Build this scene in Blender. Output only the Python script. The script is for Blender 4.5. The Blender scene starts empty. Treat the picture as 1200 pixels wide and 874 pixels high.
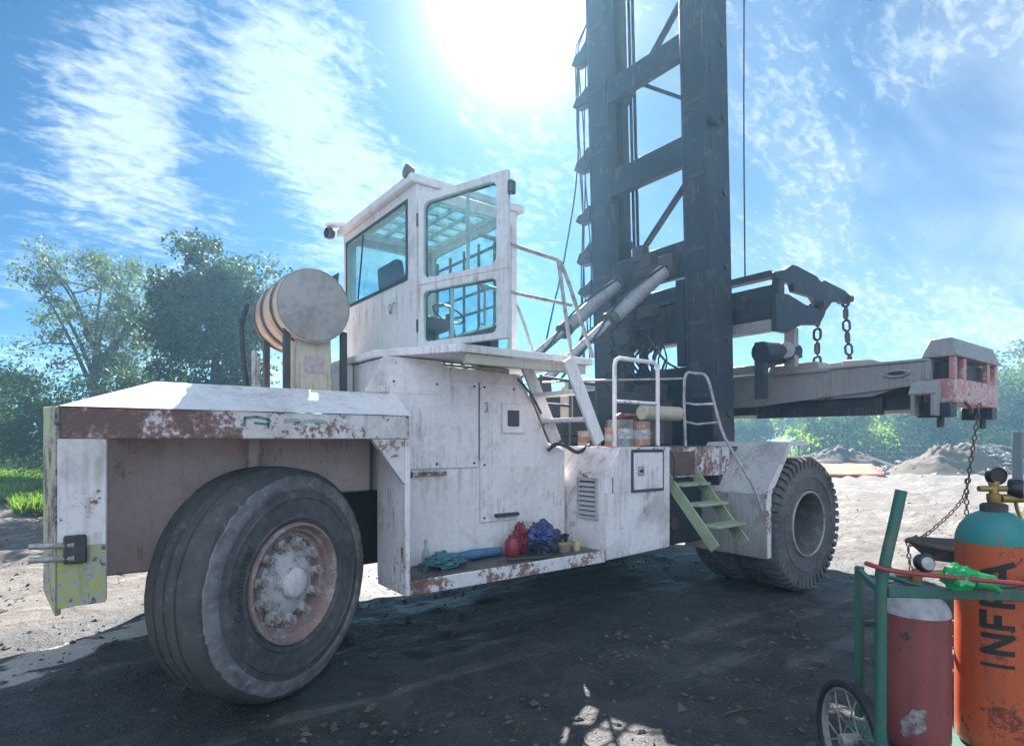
import bpy, bmesh, math, random
import numpy as np
from mathutils import Vector, Matrix, noise as mnoise

scene = bpy.context.scene
R = math.radians
rng = np.random.default_rng(7)
random.seed(7)

# ------------------------------------------------------------------ camera
FWD = Vector((0.6, 0.8, 0.0)); RIGHT = Vector((0.8, -0.6, 0.0))
cd = bpy.data.cameras.new('camera')
cam = bpy.data.objects.new('camera', cd)
scene.collection.objects.link(cam)
cd.sensor_fit = 'HORIZONTAL'; cd.sensor_width = 36.0
cd.lens = 36.0 * 690.0 / 1200.0
cd.shift_y = (516.0 - 437.0) / 1200.0
cd.clip_start = 0.05; cd.clip_end = 3000
cam.location = (0, 0, 1.72)
cam.rotation_euler = (R(90), 0, -math.atan2(0.6, 0.8))
scene.camera = cam

# ------------------------------------------------------------------ sky + sun
SUN_EL = R(37.4)
SUN_AZ = math.atan2(0.6, 0.8) + 0.012            # clockwise from +Y
SUN = Vector((math.sin(SUN_AZ) * math.cos(SUN_EL), math.cos(SUN_AZ) * math.cos(SUN_EL), math.sin(SUN_EL)))
EXPOSURE = 2.9
SKY_STRENGTH = 0.05

def N(nt, typ, **kw):
    n = nt.nodes.new(typ)
    for k, v in kw.items():
        if k == 'inp':
            for kk, vv in v.items():
                n.inputs[kk].default_value = vv
        else:
            setattr(n, k, v)
    return n

class NT:
    """small node-graph writer: every method returns an output socket"""
    def __init__(s, nt): s.nt = nt
    def L(s, a, b): s.nt.links.new(a, b)
    def put(s, sock, v):
        if isinstance(v, bpy.types.NodeSocket): s.L(v, sock)
        elif v is not None: sock.default_value = v
    def math(s, op, a, b=None, clamp=False):
        n = N(s.nt, 'ShaderNodeMath', operation=op, use_clamp=clamp)
        s.put(n.inputs[0], a); s.put(n.inputs[1], b)
        return n.outputs[0]
    def vmath(s, op, a, b=None):
        n = N(s.nt, 'ShaderNodeVectorMath', operation=op)
        s.put(n.inputs[0], a); s.put(n.inputs[1], b)
        return n.outputs['Value'] if op == 'DOT_PRODUCT' else n.outputs[0]
    def mapping(s, v, loc=(0, 0, 0), rot=(0, 0, 0), scale=(1, 1, 1)):
        n = N(s.nt, 'ShaderNodeMapping')
        s.put(n.inputs['Vector'], v); n.inputs['Location'].default_value = loc
        n.inputs['Rotation'].default_value = rot; n.inputs['Scale'].default_value = scale
        return n.outputs[0]
    def noise(s, v, scale, detail=4, rough=0.5, dist=0.0):
        n = N(s.nt, 'ShaderNodeTexNoise')
        s.put(n.inputs['Vector'], v); n.inputs['Scale'].default_value = scale
        n.inputs['Detail'].default_value = detail; n.inputs['Roughness'].default_value = rough
        n.inputs['Distortion'].default_value = dist
        return n.outputs['Fac']
    def voro(s, v, scale, feature='F1'):
        n = N(s.nt, 'ShaderNodeTexVoronoi', feature=feature)
        s.put(n.inputs['Vector'], v); n.inputs['Scale'].default_value = scale
        return n.outputs['Distance']
    def step(s, v, lo, hi, a=0.0, b=1.0):
        n = N(s.nt, 'ShaderNodeMapRange', interpolation_type='SMOOTHSTEP')
        s.put(n.inputs['Value'], v)
        for k, q in (('From Min', lo), ('From Max', hi), ('To Min', a), ('To Max', b)):
            s.put(n.inputs[k], q)
        return n.outputs[0]
    def mix(s, f, a, b, blend='MIX'):
        n = N(s.nt, 'ShaderNodeMix', data_type='RGBA', blend_type=blend)
        s.put(n.inputs[0], f)
        s.put(n.inputs[6], a + (1,) if isinstance(a, tuple) and len(a) == 3 else a)
        s.put(n.inputs[7], b + (1,) if isinstance(b, tuple) and len(b) == 3 else b)
        return n.outputs[2]
    def bump(s, h, strength=0.3, dist=0.01):
        n = N(s.nt, 'ShaderNodeBump')
        n.inputs['Strength'].default_value = strength; n.inputs['Distance'].default_value = dist
        s.put(n.inputs['Height'], h)
        return n.outputs[0]

world = bpy.data.worlds.new('World'); scene.world = world
world.use_nodes = True
wn = world.node_tree; wn.nodes.clear(); g = NT(wn)
sky = N(wn, 'ShaderNodeTexSky', sky_type='NISHITA')
sky.sun_disc = False; sky.sun_elevation = SUN_EL; sky.sun_rotation = SUN_AZ
sky.altitude = 100; sky.air_density = 1.0; sky.dust_density = 0.05; sky.ozone_density = 3.0
dirv = N(wn, 'ShaderNodeTexCoord').outputs['Generated']
sep = N(wn, 'ShaderNodeSeparateXYZ'); wn.links.new(dirv, sep.inputs[0])
zc = g.math('MAXIMUM', sep.outputs['Z'], 0.0)
den = g.math('ADD', zc, 0.34)
comb = N(wn, 'ShaderNodeCombineXYZ')
wn.links.new(g.math('DIVIDE', sep.outputs['X'], den), comb.inputs[0])
wn.links.new(g.math('DIVIDE', sep.outputs['Y'], den), comb.inputs[1])
plane = comb.outputs[0]                               # the cloud sheet overhead
big = g.noise(g.mapping(plane, loc=(3.1, 1.7, 0)), 1.3, 5, 0.55, 0.4)
wisp = g.noise(g.mapping(plane, loc=(0.6, 4.2, 0), rot=(0, 0, R(25)), scale=(1, 2.6, 1)), 2.4, 8, 0.62, 0.9)
rip = g.noise(g.mapping(plane, rot=(0, 0, R(-28)), scale=(1.0, 1.9, 1)), 24, 5, 0.6, 0.5)
fine = g.noise(plane, 70, 4, 0.65)
# broad cloud banks: (azimuth deg clockwise from +Y, elevation deg, tightness, weight)
banks = [(6.8, 32, 220, .55), (5.4, 27.5, 260, .62), (3.2, 24.5, 300, .6), (0.9, 21, 260, .62), (-1.5, 27, 500, .35), (4, 19.5, 400, .3),
         (13.4, 31, 170, .68), (16, 27, 180, .66), (20.5, 24, 180, .6), (23, 20.5, 220, .6), (26, 17, 300, .4), (10.3, 19, 600, .35),
         (8.9, 25.5, 1300, -.75), (9.5, 29.5, 1300, -.8), (10, 34, 900, -.6), (9.2, 21.8, 1500, -.35), (12, 22.5, 800, -.6), (14.6, 19.3, 800, -.5), (28, 33, 220, -.5), (27, 27, 500, -.25), (-4, 31, 160, -.55), (-6, 21, 160, -.4), (14, 15, 200, -.25),
         (40, 24, 60, .35), (77, 20, 18, .22), (34, 13, 80, .42), (33, 19, 500, .3), (64, 26, 60, .30), (72, 31, 60, .34), (57, 20, 120, .22), (68, 9, 90, .6), (84, 6, 60, .6), (8, 7, 60, .7), (18, 8, 120, .5), (76, 19, 160, -.4), (83, 26, 160, -.1), (216.9, 42, 1.0, 1.25)]  # last one: unseen cloud bank added opposite the sun to fill the shaded side
acc = None
for az, el, k, w in banks:
    c = (math.sin(R(az)) * math.cos(R(el)), math.cos(R(az)) * math.cos(R(el)), math.sin(R(el)))
    d = g.vmath('DOT_PRODUCT', dirv, c)
    e = g.math('MULTIPLY', g.math('EXPONENT', g.math('MULTIPLY', g.math('SUBTRACT', d, 1.0), float(k))), w * 0.60)
    acc = e if acc is None else g.math('ADD', acc, e)
cov = g.math('ADD', g.math('MULTIPLY', g.math('SUBTRACT', big, 0.5), 0.75), acc)
cov = g.math('ADD', cov, g.math('MULTIPLY', g.math('SUBTRACT', wisp, 0.5), 1.35))
cov = g.math('ADD', cov, g.math('MULTIPLY', g.math('SUBTRACT', rip, 0.5), 1.35))
cov = g.math('ADD', cov, g.math('MULTIPLY', g.math('SUBTRACT', fine, 0.5), 0.42))
dens = g.math('MULTIPLY', g.step(cov, 0.24, 1.04), 0.9)
vl = g.math('MULTIPLY', g.math('EXPONENT', g.math('MULTIPLY', g.math('SUBTRACT', g.vmath('DOT_PRODUCT', dirv, (math.sin(R(76)) * math.cos(R(16)), math.cos(R(76)) * math.cos(R(16)), math.sin(R(16)))), 1.0), 9.0)), g.step(g.math('ADD', g.math('MULTIPLY', wisp, 0.6), g.math('MULTIPLY', big, 0.4)), 0.3, 0.75, 0.15, 0.75))
dens = g.math('MAXIMUM', dens, vl)                       # thin milky veil low in the north-east
cosun = g.math('MAXIMUM', g.vmath('DOT_PRODUCT', dirv, tuple(SUN)), -1.0)
def lobe(k, w): return g.math('MULTIPLY', g.math('EXPONENT', g.math('MULTIPLY', g.math('SUBTRACT', cosun, 1.0), float(k))), w)
ccol = g.math('ADD', g.math('ADD', g.math('SUBTRACT', 6.2, g.math('MULTIPLY', cosun, 4.7)), lobe(9, 0.5)), lobe(60, 1.8))   # front-lit cloud boosted to fill the shaded side; thin cloud glows round the sun
cc = N(wn, 'ShaderNodeCombineColor')
for i, m_ in enumerate((0.84, 1.0, 1.16)): wn.links.new(g.math('MULTIPLY', ccol, m_), cc.inputs[i])
skyc = g.mix(1.0, sky.outputs[0], (0.068, 0.172, 0.24), 'MULTIPLY')
base = g.mix(dens, skyc, cc.outputs[0])
aur = g.math('ADD', g.math('ADD', lobe(700, 45.0), lobe(140, 4.5)), lobe(26, 0.3))                # aureole round the sun
ac = N(wn, 'ShaderNodeCombineColor')
for i, m_ in enumerate((1.0, 0.99, 0.96)): wn.links.new(g.math('MULTIPLY', aur, m_), ac.inputs[i])
tot = g.mix(1.0, base, ac.outputs[0], 'ADD')
bg = N(wn, 'ShaderNodeBackground'); bg.inputs['Strength'].default_value = SKY_STRENGTH
wn.links.new(tot, bg.inputs['Color'])
wo = N(wn, 'ShaderNodeOutputWorld'); wn.links.new(bg.outputs[0], wo.inputs[0])

world.cycles.sampling_method = 'MANUAL'; world.cycles.sample_map_resolution = 512
sl = bpy.data.lights.new('sun', 'SUN'); sl.energy = 2.8; sl.angle = R(0.53); sl.color = (1.0, 0.965, 0.91)
sun = bpy.data.objects.new('sun', sl); scene.collection.objects.link(sun)
sun.rotation_euler = SUN.to_track_quat('Z', 'Y').to_euler(); sun.location = (0, 0, 30)

scene.view_settings.view_transform = 'Standard'; scene.view_settings.look = 'None'
scene.view_settings.exposure = EXPOSURE; scene.view_settings.gamma = 1.0
scene.view_settings.use_curve_mapping = False
cy = scene.cycles
cy.use_denoising = True; cy.max_bounces = 8; cy.diffuse_bounces = 4; cy.glossy_bounces = 3
cy.transparent_max_bounces = 12; cy.transmission_bounces = 4; cy.volume_bounces = 1
cy.sample_clamp_indirect = 6.0; cy.caustics_reflective = False; cy.caustics_refractive = False

# ------------------------------------------------------------------ materials
MATS = {}
def new_mat(name):
    m = bpy.data.materials.new(name); m.use_nodes = True
    nt = m.node_tree; nt.nodes.clear(); MATS[name] = m
    out = N(nt, 'ShaderNodeOutputMaterial'); b = N(nt, 'ShaderNodeBsdfPrincipled')
    nt.links.new(b.outputs[0], out.inputs[0])
    return m, NT(nt), b, out
def objco(g): return N(g.nt, 'ShaderNodeTexCoord').outputs['Object']
def worldco(g): return N(g.nt, 'ShaderNodeNewGeometry').outputs['Position']

def paint(name, base, under=(0.21, 0.09, 0.075), rust=(0.07, 0.032, 0.02), chip=0.5, streak=0.5, rough=0.5, grime=(0.16, 0.135, 0.115), gr=0.45, soil=0.0, wear=None, fs=1.0, seams=()):
    """old brushed paint: chips to primer and rust, run-down streaks, general dirt"""
    m, g, b, o = new_mat(name)
    c = worldco(g)
    n1 = g.noise(c, 3.1 * fs, 8, 0.68, 0.3); n2 = g.noise(c, 19 * fs, 6, 0.7); n3 = g.noise(c, 1.1, 3, 0.5)
    st = g.noise(g.mapping(c, scale=(9, 9, 0.55)), 2.4, 6, 0.62)
    st2 = g.noise(g.mapping(c, scale=(30, 30, 1.2)), 1.5, 3, 0.6)
    ch = g.math('ADD', g.math('MULTIPLY', n1, 0.62), g.math('MULTIPLY', n2, 0.38))
    t = 0.74 - 0.24 * chip
    ch = g.math('ADD', ch, g.math('MULTIPLY', g.math('SUBTRACT', g.noise(c, 0.9, 2, 0.5), 0.5), 0.3))
    if wear:                                  # the far end of the panel lost more paint
        sx = N(g.nt, 'ShaderNodeSeparateXYZ'); g.L(c, sx.inputs[0])
        ch = g.math('ADD', ch, g.step(sx.outputs['X'], wear[0], wear[1], wear[2], 0.0))
    fch = g.step(ch, t, t + 0.025); frs = g.step(ch, t + 0.035, t + 0.09)
    col = g.mix(g.step(n3, 0.35, 0.7, 0, 0.5), base, tuple(q * k_ for q, k_ in zip(base, (0.84, 0.79, 0.78))))
    col = g.mix(g.math('MULTIPLY', g.step(g.noise(c, 1.7, 6, 0.6, 0.4), 0.52, 0.74), 0.45), col, grime)
    col = g.mix(g.math('MULTIPLY', g.step(st, 0.5, 0.72), streak), col, grime)
    col = g.mix(g.math('MULTIPLY', g.step(g.math('MULTIPLY', st2, g.step(n1, 0.4, 0.62)), 0.42, 0.6), gr), col, (0.20, 0.12, 0.085))
    col = g.mix(g.step(n2, 0.42, 0.75, 0, 0.22), col, grime)
    if seams:
        zz = N(g.nt, 'ShaderNodeSeparateXYZ'); g.L(c, zz.inputs[0])
        rn = g.noise(g.mapping(c, scale=(1, 1, 0.06)), 13, 5, 0.65); wl_ = g.noise(g.mapping(c, scale=(1, 1, 0.0)), 9, 2, 0.5)
        for z_ in seams:
            dz = g.math('SUBTRACT', z_, zz.outputs['Z'])
            fall = g.math('MULTIPLY', g.step(dz, 0.0, 0.012), g.step(dz, 0.0, g.math('MULTIPLY', wl_, 0.75), 1.0, 0.0))
            col = g.mix(g.math('MULTIPLY', fall, g.step(rn, 0.50, 0.72, 0, 0.5)), col, (0.26, 0.135, 0.075))
    if soil:
        z = N(g.nt, 'ShaderNodeSeparateXYZ'); g.L(c, z.inputs[0])
        h = g.math('ADD', z.outputs['Z'], g.math('MULTIPLY', g.math('SUBTRACT', n1, 0.5), 1.1))
        col = g.mix(g.step(h, 0.2, 0.2 + soil, 0.65, 0.0), col, (0.11, 0.09, 0.075))
    col = g.mix(fch, col, under); col = g.mix(frs, col, rust)
    g.L(col, b.inputs['Base Color'])
    g.L(g.step(fch, 0, 1, rough, 0.85), b.inputs['Roughness'])
    g.L(g.bump(g.math('ADD', g.math('ADD', g.math('MULTIPLY', fch, -0.6), g.math('MULTIPLY', n2, 0.35)), g.math('MULTIPLY', g.noise(c, 2.6, 2, 0.4), 4.0)), 0.4, 0.006), b.inputs['Normal'])
    return m

def plain(name, base, rough=0.6, var=0.3, scale=6, metal=0.0, bump=0.2, dirt=None, dirtamt=0.5):
    m, g, b, o = new_mat(name)
    c = objco(g)
    n1 = g.noise(c, scale, 6, 0.65); n2 = g.noise(c, scale * 7, 4, 0.6)
    col = g.mix(g.step(n1, 0.3, 0.7, 0, 1), base, tuple(max(0.0, q * (1 - var)) for q in base))
    if dirt: col = g.mix(g.step(g.math('ADD', g.math('MULTIPLY', n1, 0.6), g.math('MULTIPLY', n2, 0.4)), 0.47, 0.62, 0, dirtamt), col, dirt)
    g.L(col, b.inputs['Base Color']); b.inputs['Metallic'].default_value = metal
    g.L(g.step(n2, 0.3, 0.7, max(0.02, rough - 0.1), min(1, rough + 0.12)), b.inputs['Roughness'])
    g.L(g.bump(n2, bump, 0.004), b.inputs['Normal'])
    return m

paint('white_paint', (0.82, 0.765, 0.765), chip=0.5, streak=0.22, gr=0.45, soil=0.55, seams=(1.73, 1.64, 1.235))
paint('white_clean', (0.83, 0.78, 0.775), chip=0.34, streak=0.14, gr=0.3, seams=(2.37, 1.48, 2.20, 1.85))
paint('cab_paint', (0.70, 0.685, 0.69), chip=0.22, streak=0.12, gr=0.2, seams=(3.84, 3.09, 2.99))
paint('cream_paint', (0.56, 0.50, 0.38), chip=0.2, streak=0.3)
paint('chipped_paint', (0.72, 0.68, 0.67), chip=0.9, streak=0.3, under=(0.30, 0.175, 0.155), rust=(0.14, 0.085, 0.065))
paint('peeled_paint', (0.68, 0.63, 0.62), chip=0.86, streak=0.45, wear=(0.35, 1.3, 0.095), fs=1.5, under=(0.27, 0.15, 0.135), rust=(0.15, 0.085, 0.075))
paint('pink_primer', (0.66, 0.50, 0.47), chip=0.55, streak=0.18, under=(0.42, 0.33, 0.28), soil=0.5)
paint('hazard_green', (0.42, 0.43, 0.15), chip=1.02, streak=0.6, under=(0.42, 0.40, 0.36), rust=(0.13, 0.11, 0.07), fs=1.3)
paint('fender_grey', (0.50, 0.49, 0.49), chip=0.5, streak=0.4, soil=0.7)
paint('tread_green', (0.33, 0.40, 0.25), chip=0.62, streak=0.3, under=(0.16, 0.15, 0.11))
paint('mast_paint', (0.018, 0.028, 0.045), chip=0.3, streak=0.4, under=(0.10, 0.065, 0.05), grime=(0.05, 0.045, 0.04))
paint('spreader_grey', (0.30, 0.29, 0.29), chip=0.4, streak=0.4)
paint('spreader_pink', (0.5, 0.21, 0.20), chip=0.9, streak=0.3, under=(0.58, 0.52, 0.5), rust=(0.16, 0.06, 0.05), fs=1.8)
paint('cart_green', (0.03, 0.13, 0.10), chip=0.35, streak=0.2, under=(0.10, 0.07, 0.05))
paint('cyl_red', (0.30, 0.075, 0.07), chip=0.66, streak=0.55, fs=2.0, under=(0.13, 0.05, 0.04), grime=(0.10, 0.05, 0.04))
paint('cyl_orange', (0.56, 0.105, 0.035), chip=0.72, streak=0.6, fs=2.0, under=(0.26, 0.06, 0.03), grime=(0.2, 0.07, 0.04))
paint('cyl_teal', (0.02, 0.24, 0.23), chip=0.3, streak=0.25, under=(0.05, 0.10, 0.10))
plain('dark_steel', (0.05, 0.05, 0.055), 0.6, 0.3, 5, 0.0, 0.3, (0.10, 0.075, 0.055), 0.6)
plain('grease', (0.022, 0.022, 0.024), 0.45, 0.3, 5, 0.0, 0.3, (0.06, 0.05, 0.04), 0.5)
plain('rusty_steel', (0.15, 0.085, 0.06), 0.75, 0.4, 7, 0.0, 0.4, (0.07, 0.05, 0.045), 0.7)
plain('chrome_rod', (0.5, 0.5, 0.52), 0.32, 0.2, 5, 0.8, 0.05, (0.3, 0.27, 0.25), 0.5)
plain('cylinder_barrel', (0.30, 0.29, 0.31), 0.5, 0.2, 4, 0.0, 0.2, (0.16, 0.13, 0.12), 0.6)
plain('rail_metal', (0.42, 0.40, 0.39), 0.5, 0.25, 9, 0.1, 0.15, (0.16, 0.10, 0.07), 0.7)
plain('drum_metal', (0.38, 0.35, 0.335), 0.55, 0.25, 2.2, 0.0, 0.2, (0.22, 0.18, 0.16), 0.55)
plain('drum_side', (0.52, 0.44, 0.34), 0.55, 0.25, 3, 0.0, 0.2, (0.28, 0.20, 0.15), 0.5)
plain('hub_metal', (0.62, 0.58, 0.57), 0.6, 0.25, 8, 0.0, 0.4, (0.2, 0.12, 0.10), 0.75)
plain('rim_rust', (0.33, 0.21, 0.19), 0.7, 0.3, 10, 0.0, 0.5, (0.5, 0.46, 0.44), 0.7)
plain('rim_dark', (0.10, 0.095, 0.095), 0.7, 0.3, 8, 0.0, 0.4, (0.22, 0.2, 0.19), 0.7)
plain('black_hose', (0.025, 0.025, 0.028), 0.55, 0.2, 9, 0.0, 0.1)
plain('red_hose', (0.36, 0.05, 0.05), 0.5, 0.2, 9, 0.0, 0.1)
plain('black_plastic', (0.02, 0.02, 0.024), 0.4, 0.2, 9, 0.0, 0.1)
plain('brass', (0.45, 0.30, 0.10), 0.4, 0.3, 9, 0.7, 0.1)
plain('green_plastic', (0.02, 0.42, 0.12), 0.35, 0.15, 9, 0.0, 0.1)
plain('blue_plastic', (0.03, 0.06, 0.22), 0.35, 0.4, 12, 0.0, 0.1, (0.2, 0.22, 0.36), 0.5)
plain('dark_blue_plastic', (0.035, 0.05, 0.10), 0.35, 0.4, 12)
plain('red_plastic', (0.27, 0.03, 0.045), 0.35, 0.3, 9)
plain('teal_cloth', (0.08, 0.24, 0.27), 0.9, 0.5, 15, 0.0, 0.6)
plain('blue_cloth', (0.09, 0.20, 0.34), 0.85, 0.4, 12, 0.0, 0.5)
plain('tan_plastic', (0.42, 0.32, 0.2), 0.5, 0.3, 9)
plain('yellow_plastic', (0.6, 0.5, 0.22), 0.5, 0.3, 9)
plain('can_grey', (0.26, 0.25, 0.25), 0.45, 0.4, 9, 0.0, 0.2, (0.10, 0.07, 0.06), 0.7)
plain('can_orange', (0.44, 0.16, 0.08), 0.5, 0.3, 9, 0.0, 0.2, (0.5, 0.46, 0.4), 0.7)
plain('can_cream', (0.5, 0.43, 0.31), 0.5, 0.3, 9, 0.0, 0.2, (0.4, 0.12, 0.06), 0.6)
plain('tyre_letter', (0.055, 0.054, 0.056), 0.8, 0.3, 20)
plain('letter_black', (0.03, 0.025, 0.022), 0.6, 0.3, 20)
plain('mark_green', (0.08, 0.30, 0.2), 0.7, 0.5, 30)
plain('pale_green_mark', (0.36, 0.5, 0.42), 0.7, 0.3, 30)
plain('label_white', (0.55, 0.52, 0.52), 0.7, 0.4, 14)
plain('pink_label', (0.55, 0.40, 0.42), 0.7, 0.3, 25)
plain('oily_floor', (0.13, 0.12, 0.115), 0.6, 0.5, 5, 0.0, 0.3, (0.05, 0.045, 0.045), 0.8)
plain('concrete', (0.28, 0.27, 0.25), 0.85, 0.3, 1.5, 0.0, 0.3, (0.14, 0.14, 0.12), 0.6)
plain('tarp_orange', (0.75, 0.15, 0.06), 0.7, 0.2, 1.2)
plain('bark', (0.07, 0.052, 0.04), 0.9, 0.4, 9, 0.0, 0.6)
plain('soil', (0.12, 0.09, 0.058), 0.95, 0.5, 1.6, 0.0, 0.8, (0.18, 0.14, 0.09), 0.6)
plain('rubble', (0.38, 0.35, 0.32), 0.9, 0.6, 3, 0.0, 0.4)
plain('clod', (0.12, 0.105, 0.092), 0.95, 0.5, 6, 0.0, 0.4)
plain('seat_black', (0.025, 0.025, 0.028), 0.7)

def rubber(name, dust, amt):
    m, g, b, o = new_mat(name)
    c = worldco(g)
    n1 = g.noise(c, 2.2, 6, 0.62, 0.3); n2 = g.noise(c, 15, 5, 0.65); n3 = g.noise(c, 60, 3, 0.6)
    mx = g.math('ADD', g.math('MULTIPLY', n1, 0.6), g.math('MULTIPLY', n2, 0.4))
    col = g.mix(g.step(mx, 0.36, 0.64, 0.25, 1.0), (0.035, 0.035, 0.038), tuple(q * amt for q in dust))
    col = g.mix(g.step(n2, 0.58, 0.7, 0, 0.6), col, tuple(1.25 * q for q in dust))
    g.L(col, b.inputs['Base Color']); b.inputs['Roughness'].default_value = 0.8
    g.L(g.bump(g.math('ADD', n2, g.math('MULTIPLY', n3, 0.5)), 0.5, 0.008), b.inputs['Normal'])
rubber('tyre_side', (0.16, 0.15, 0.152), 0.85)
rubber('tyre_wall_scuffed', (0.26, 0.235, 0.24), 1.0)
rubber('tyre_tread', (0.14, 0.13, 0.13), 0.6)
rubber('tyre_front', (0.17, 0.155, 0.155), 0.8)

def glass(name, tint, refl=0.9):
    m, g, b, o = new_mat(name); nt = g.nt; nt.nodes.remove(b)
    t = N(nt, 'ShaderNodeBsdfTransparent'); t.inputs[0].default_value = tint + (1,)
    gl = N(nt, 'ShaderNodeBsdfGlossy'); gl.inputs['Roughness'].default_value = 0.04; gl.inputs[0].default_value = (refl, refl, refl, 1)
    df = N(nt, 'ShaderNodeBsdfDiffuse'); df.inputs[0].default_value = (0.35, 0.36, 0.36, 1)
    lw = N(nt, 'ShaderNodeLayerWeight'); fr = g.math('ADD', g.math('MULTIPLY', g.math('POWER', lw.outputs['Facing'], 4.0), 0.55), 0.04)
    m1 = N(nt, 'ShaderNodeMixShader'); g.L(fr, m1.inputs[0]); g.L(t.outputs[0], m1.inputs[1]); g.L(gl.outputs[0], m1.inputs[2])
    m2 = N(nt, 'ShaderNodeMixShader'); g.L(g.step(g.noise(objco(g), 4, 5, 0.65), 0.4, 0.75, 0.02, 0.12), m2.inputs[0])
    g.L(m1.outputs[0], m2.inputs[1]); g.L(df.outputs[0], m2.inputs[2]); g.L(m2.outputs[0], o.inputs[0])
glass('cab_glass', (0.80, 0.95, 0.95))
glass('bottle_glass', (0.75, 0.85, 0.84))

def leafmat(name, a, b_, trans):
    m, g, b, o = new_mat(name); nt = g.nt; nt.nodes.remove(b)
    n = g.noise(worldco(g), 0.55, 3, 0.6); n2 = g.noise(worldco(g), 9, 2, 0.6)
    col = g.mix(g.step(g.math('ADD', g.math('MULTIPLY', n, 0.6), g.math('MULTIPLY', n2, 0.4)), 0.36, 0.64), a, b_)
    d = N(nt, 'ShaderNodeBsdfPrincipled'); d.inputs['Roughness'].default_value = 0.65; d.inputs['Specular IOR Level'].default_value = 0.25; g.L(col, d.inputs['Base Color'])
    t = N(nt, 'ShaderNodeBsdfTranslucent'); g.L(g.mix(1.0, col, (1.5, 1.7, 0.6), 'MULTIPLY'), t.inputs[0])
    mx = N(nt, 'ShaderNodeMixShader'); mx.inputs[0].default_value = trans
    g.L(d.outputs[0], mx.inputs[1]); g.L(t.outputs[0], mx.inputs[2]); g.L(mx.outputs[0], o.inputs[0])
leafmat('leaf_grey', (0.042, 0.075, 0.025), (0.09, 0.125, 0.045), 0.35)
leafmat('leaf_dark', (0.022, 0.045, 0.016), (0.05, 0.085, 0.028), 0.25)
leafmat('leaf_mid', (0.05, 0.09, 0.03), (0.10, 0.15, 0.05), 0.4)
leafmat('leaf_far', (0.13, 0.20, 0.035), (0.22, 0.29, 0.06), 0.6)
leafmat('grass', (0.08, 0.15, 0.03), (0.15, 0.22, 0.06), 0.4)

def ground_mat():
    m, g, b, o = new_mat('ground_mud')
    b.inputs['Specular IOR Level'].default_value = 0.35
    c = worldco(g)
    a = g.noise(c, 0.35, 5, 0.6, 0.5); f = g.noise(c, 2.3, 8, 0.66, 0.6); ff = g.noise(c, 14, 6, 0.68); fx = g.noise(c, 70, 3, 0.6)
    tr = g.noise(g.mapping(c, rot=(0, 0, R(-12)), scale=(0.35, 3.2, 1)), 1.6, 6, 0.62, 0.5)      # wheel-track streaks
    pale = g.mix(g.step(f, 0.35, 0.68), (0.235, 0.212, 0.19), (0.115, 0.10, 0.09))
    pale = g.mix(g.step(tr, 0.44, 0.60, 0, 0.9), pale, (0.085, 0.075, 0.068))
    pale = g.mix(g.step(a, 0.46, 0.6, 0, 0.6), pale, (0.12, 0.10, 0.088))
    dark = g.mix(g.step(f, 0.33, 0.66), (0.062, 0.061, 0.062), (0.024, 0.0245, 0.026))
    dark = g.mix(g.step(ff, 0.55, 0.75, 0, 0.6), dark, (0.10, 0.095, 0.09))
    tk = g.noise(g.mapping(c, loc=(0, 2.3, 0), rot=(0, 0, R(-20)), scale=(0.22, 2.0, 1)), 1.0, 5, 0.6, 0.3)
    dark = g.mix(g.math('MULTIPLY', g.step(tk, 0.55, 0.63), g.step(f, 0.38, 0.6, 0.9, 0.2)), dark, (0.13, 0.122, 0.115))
    # oil-soaked working ground round the truck
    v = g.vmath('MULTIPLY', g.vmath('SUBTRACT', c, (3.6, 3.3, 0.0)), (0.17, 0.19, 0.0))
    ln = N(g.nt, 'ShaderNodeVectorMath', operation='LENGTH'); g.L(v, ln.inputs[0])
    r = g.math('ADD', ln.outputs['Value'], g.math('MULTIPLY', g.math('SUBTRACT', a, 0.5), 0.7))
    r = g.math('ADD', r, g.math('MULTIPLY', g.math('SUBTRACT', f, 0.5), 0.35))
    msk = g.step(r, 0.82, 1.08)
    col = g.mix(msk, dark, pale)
    col = g.mix(g.step(fx, 0.5, 0.8, 0, 0.3), col, (0.24, 0.215, 0.19))
    # sky reflection on wet mud painted as a pale band behind the rear end
    v2 = g.vmath('SUBTRACT', c, (0.0, 6.0, 0.0)); al = g.vmath('DOT_PRODUCT', v2, (-0.581, 0.814, 0.0))
    ed = g.math('ADD', g.math('ABSOLUTE', g.math('ADD', al, g.math('MULTIPLY', g.math('SUBTRACT', tr, 0.5), 0.9))), g.math('MULTIPLY', g.math('SUBTRACT', f, 0.5), 0.5))
    px_ = N(g.nt, 'ShaderNodeSeparateXYZ'); g.L(c, px_.inputs[0])
    sky_sheen = g.math('MULTIPLY', g.step(ed, 0.16, 0.24, 1.0, 0.0), g.step(px_.outputs['X'], 0.5, 1.1, 1.0, 0.0))
    col = g.mix(sky_sheen, col, (0.44, 0.41, 0.37))
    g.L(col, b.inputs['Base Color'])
    wet = g.step(g.math('ADD', g.math('MULTIPLY', f, 0.5), g.math('MULTIPLY', tr, 0.5)), 0.5, 0.6)
    g.L(g.mix(msk, g.step(wet, 0, 1, 0.62, 0.40), g.step(wet, 0, 1, 0.9, 0.55)), b.inputs['Roughness'])
    h = g.math('ADD', g.math('MULTIPLY', ff, 0.7), g.math('MULTIPLY', fx, 0.25))
    g.L(g.bump(g.math('ADD', h, g.math('MULTIPLY', f, 0.8)), 1.0, 0.045), b.inputs['Normal'])
ground_mat()

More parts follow.
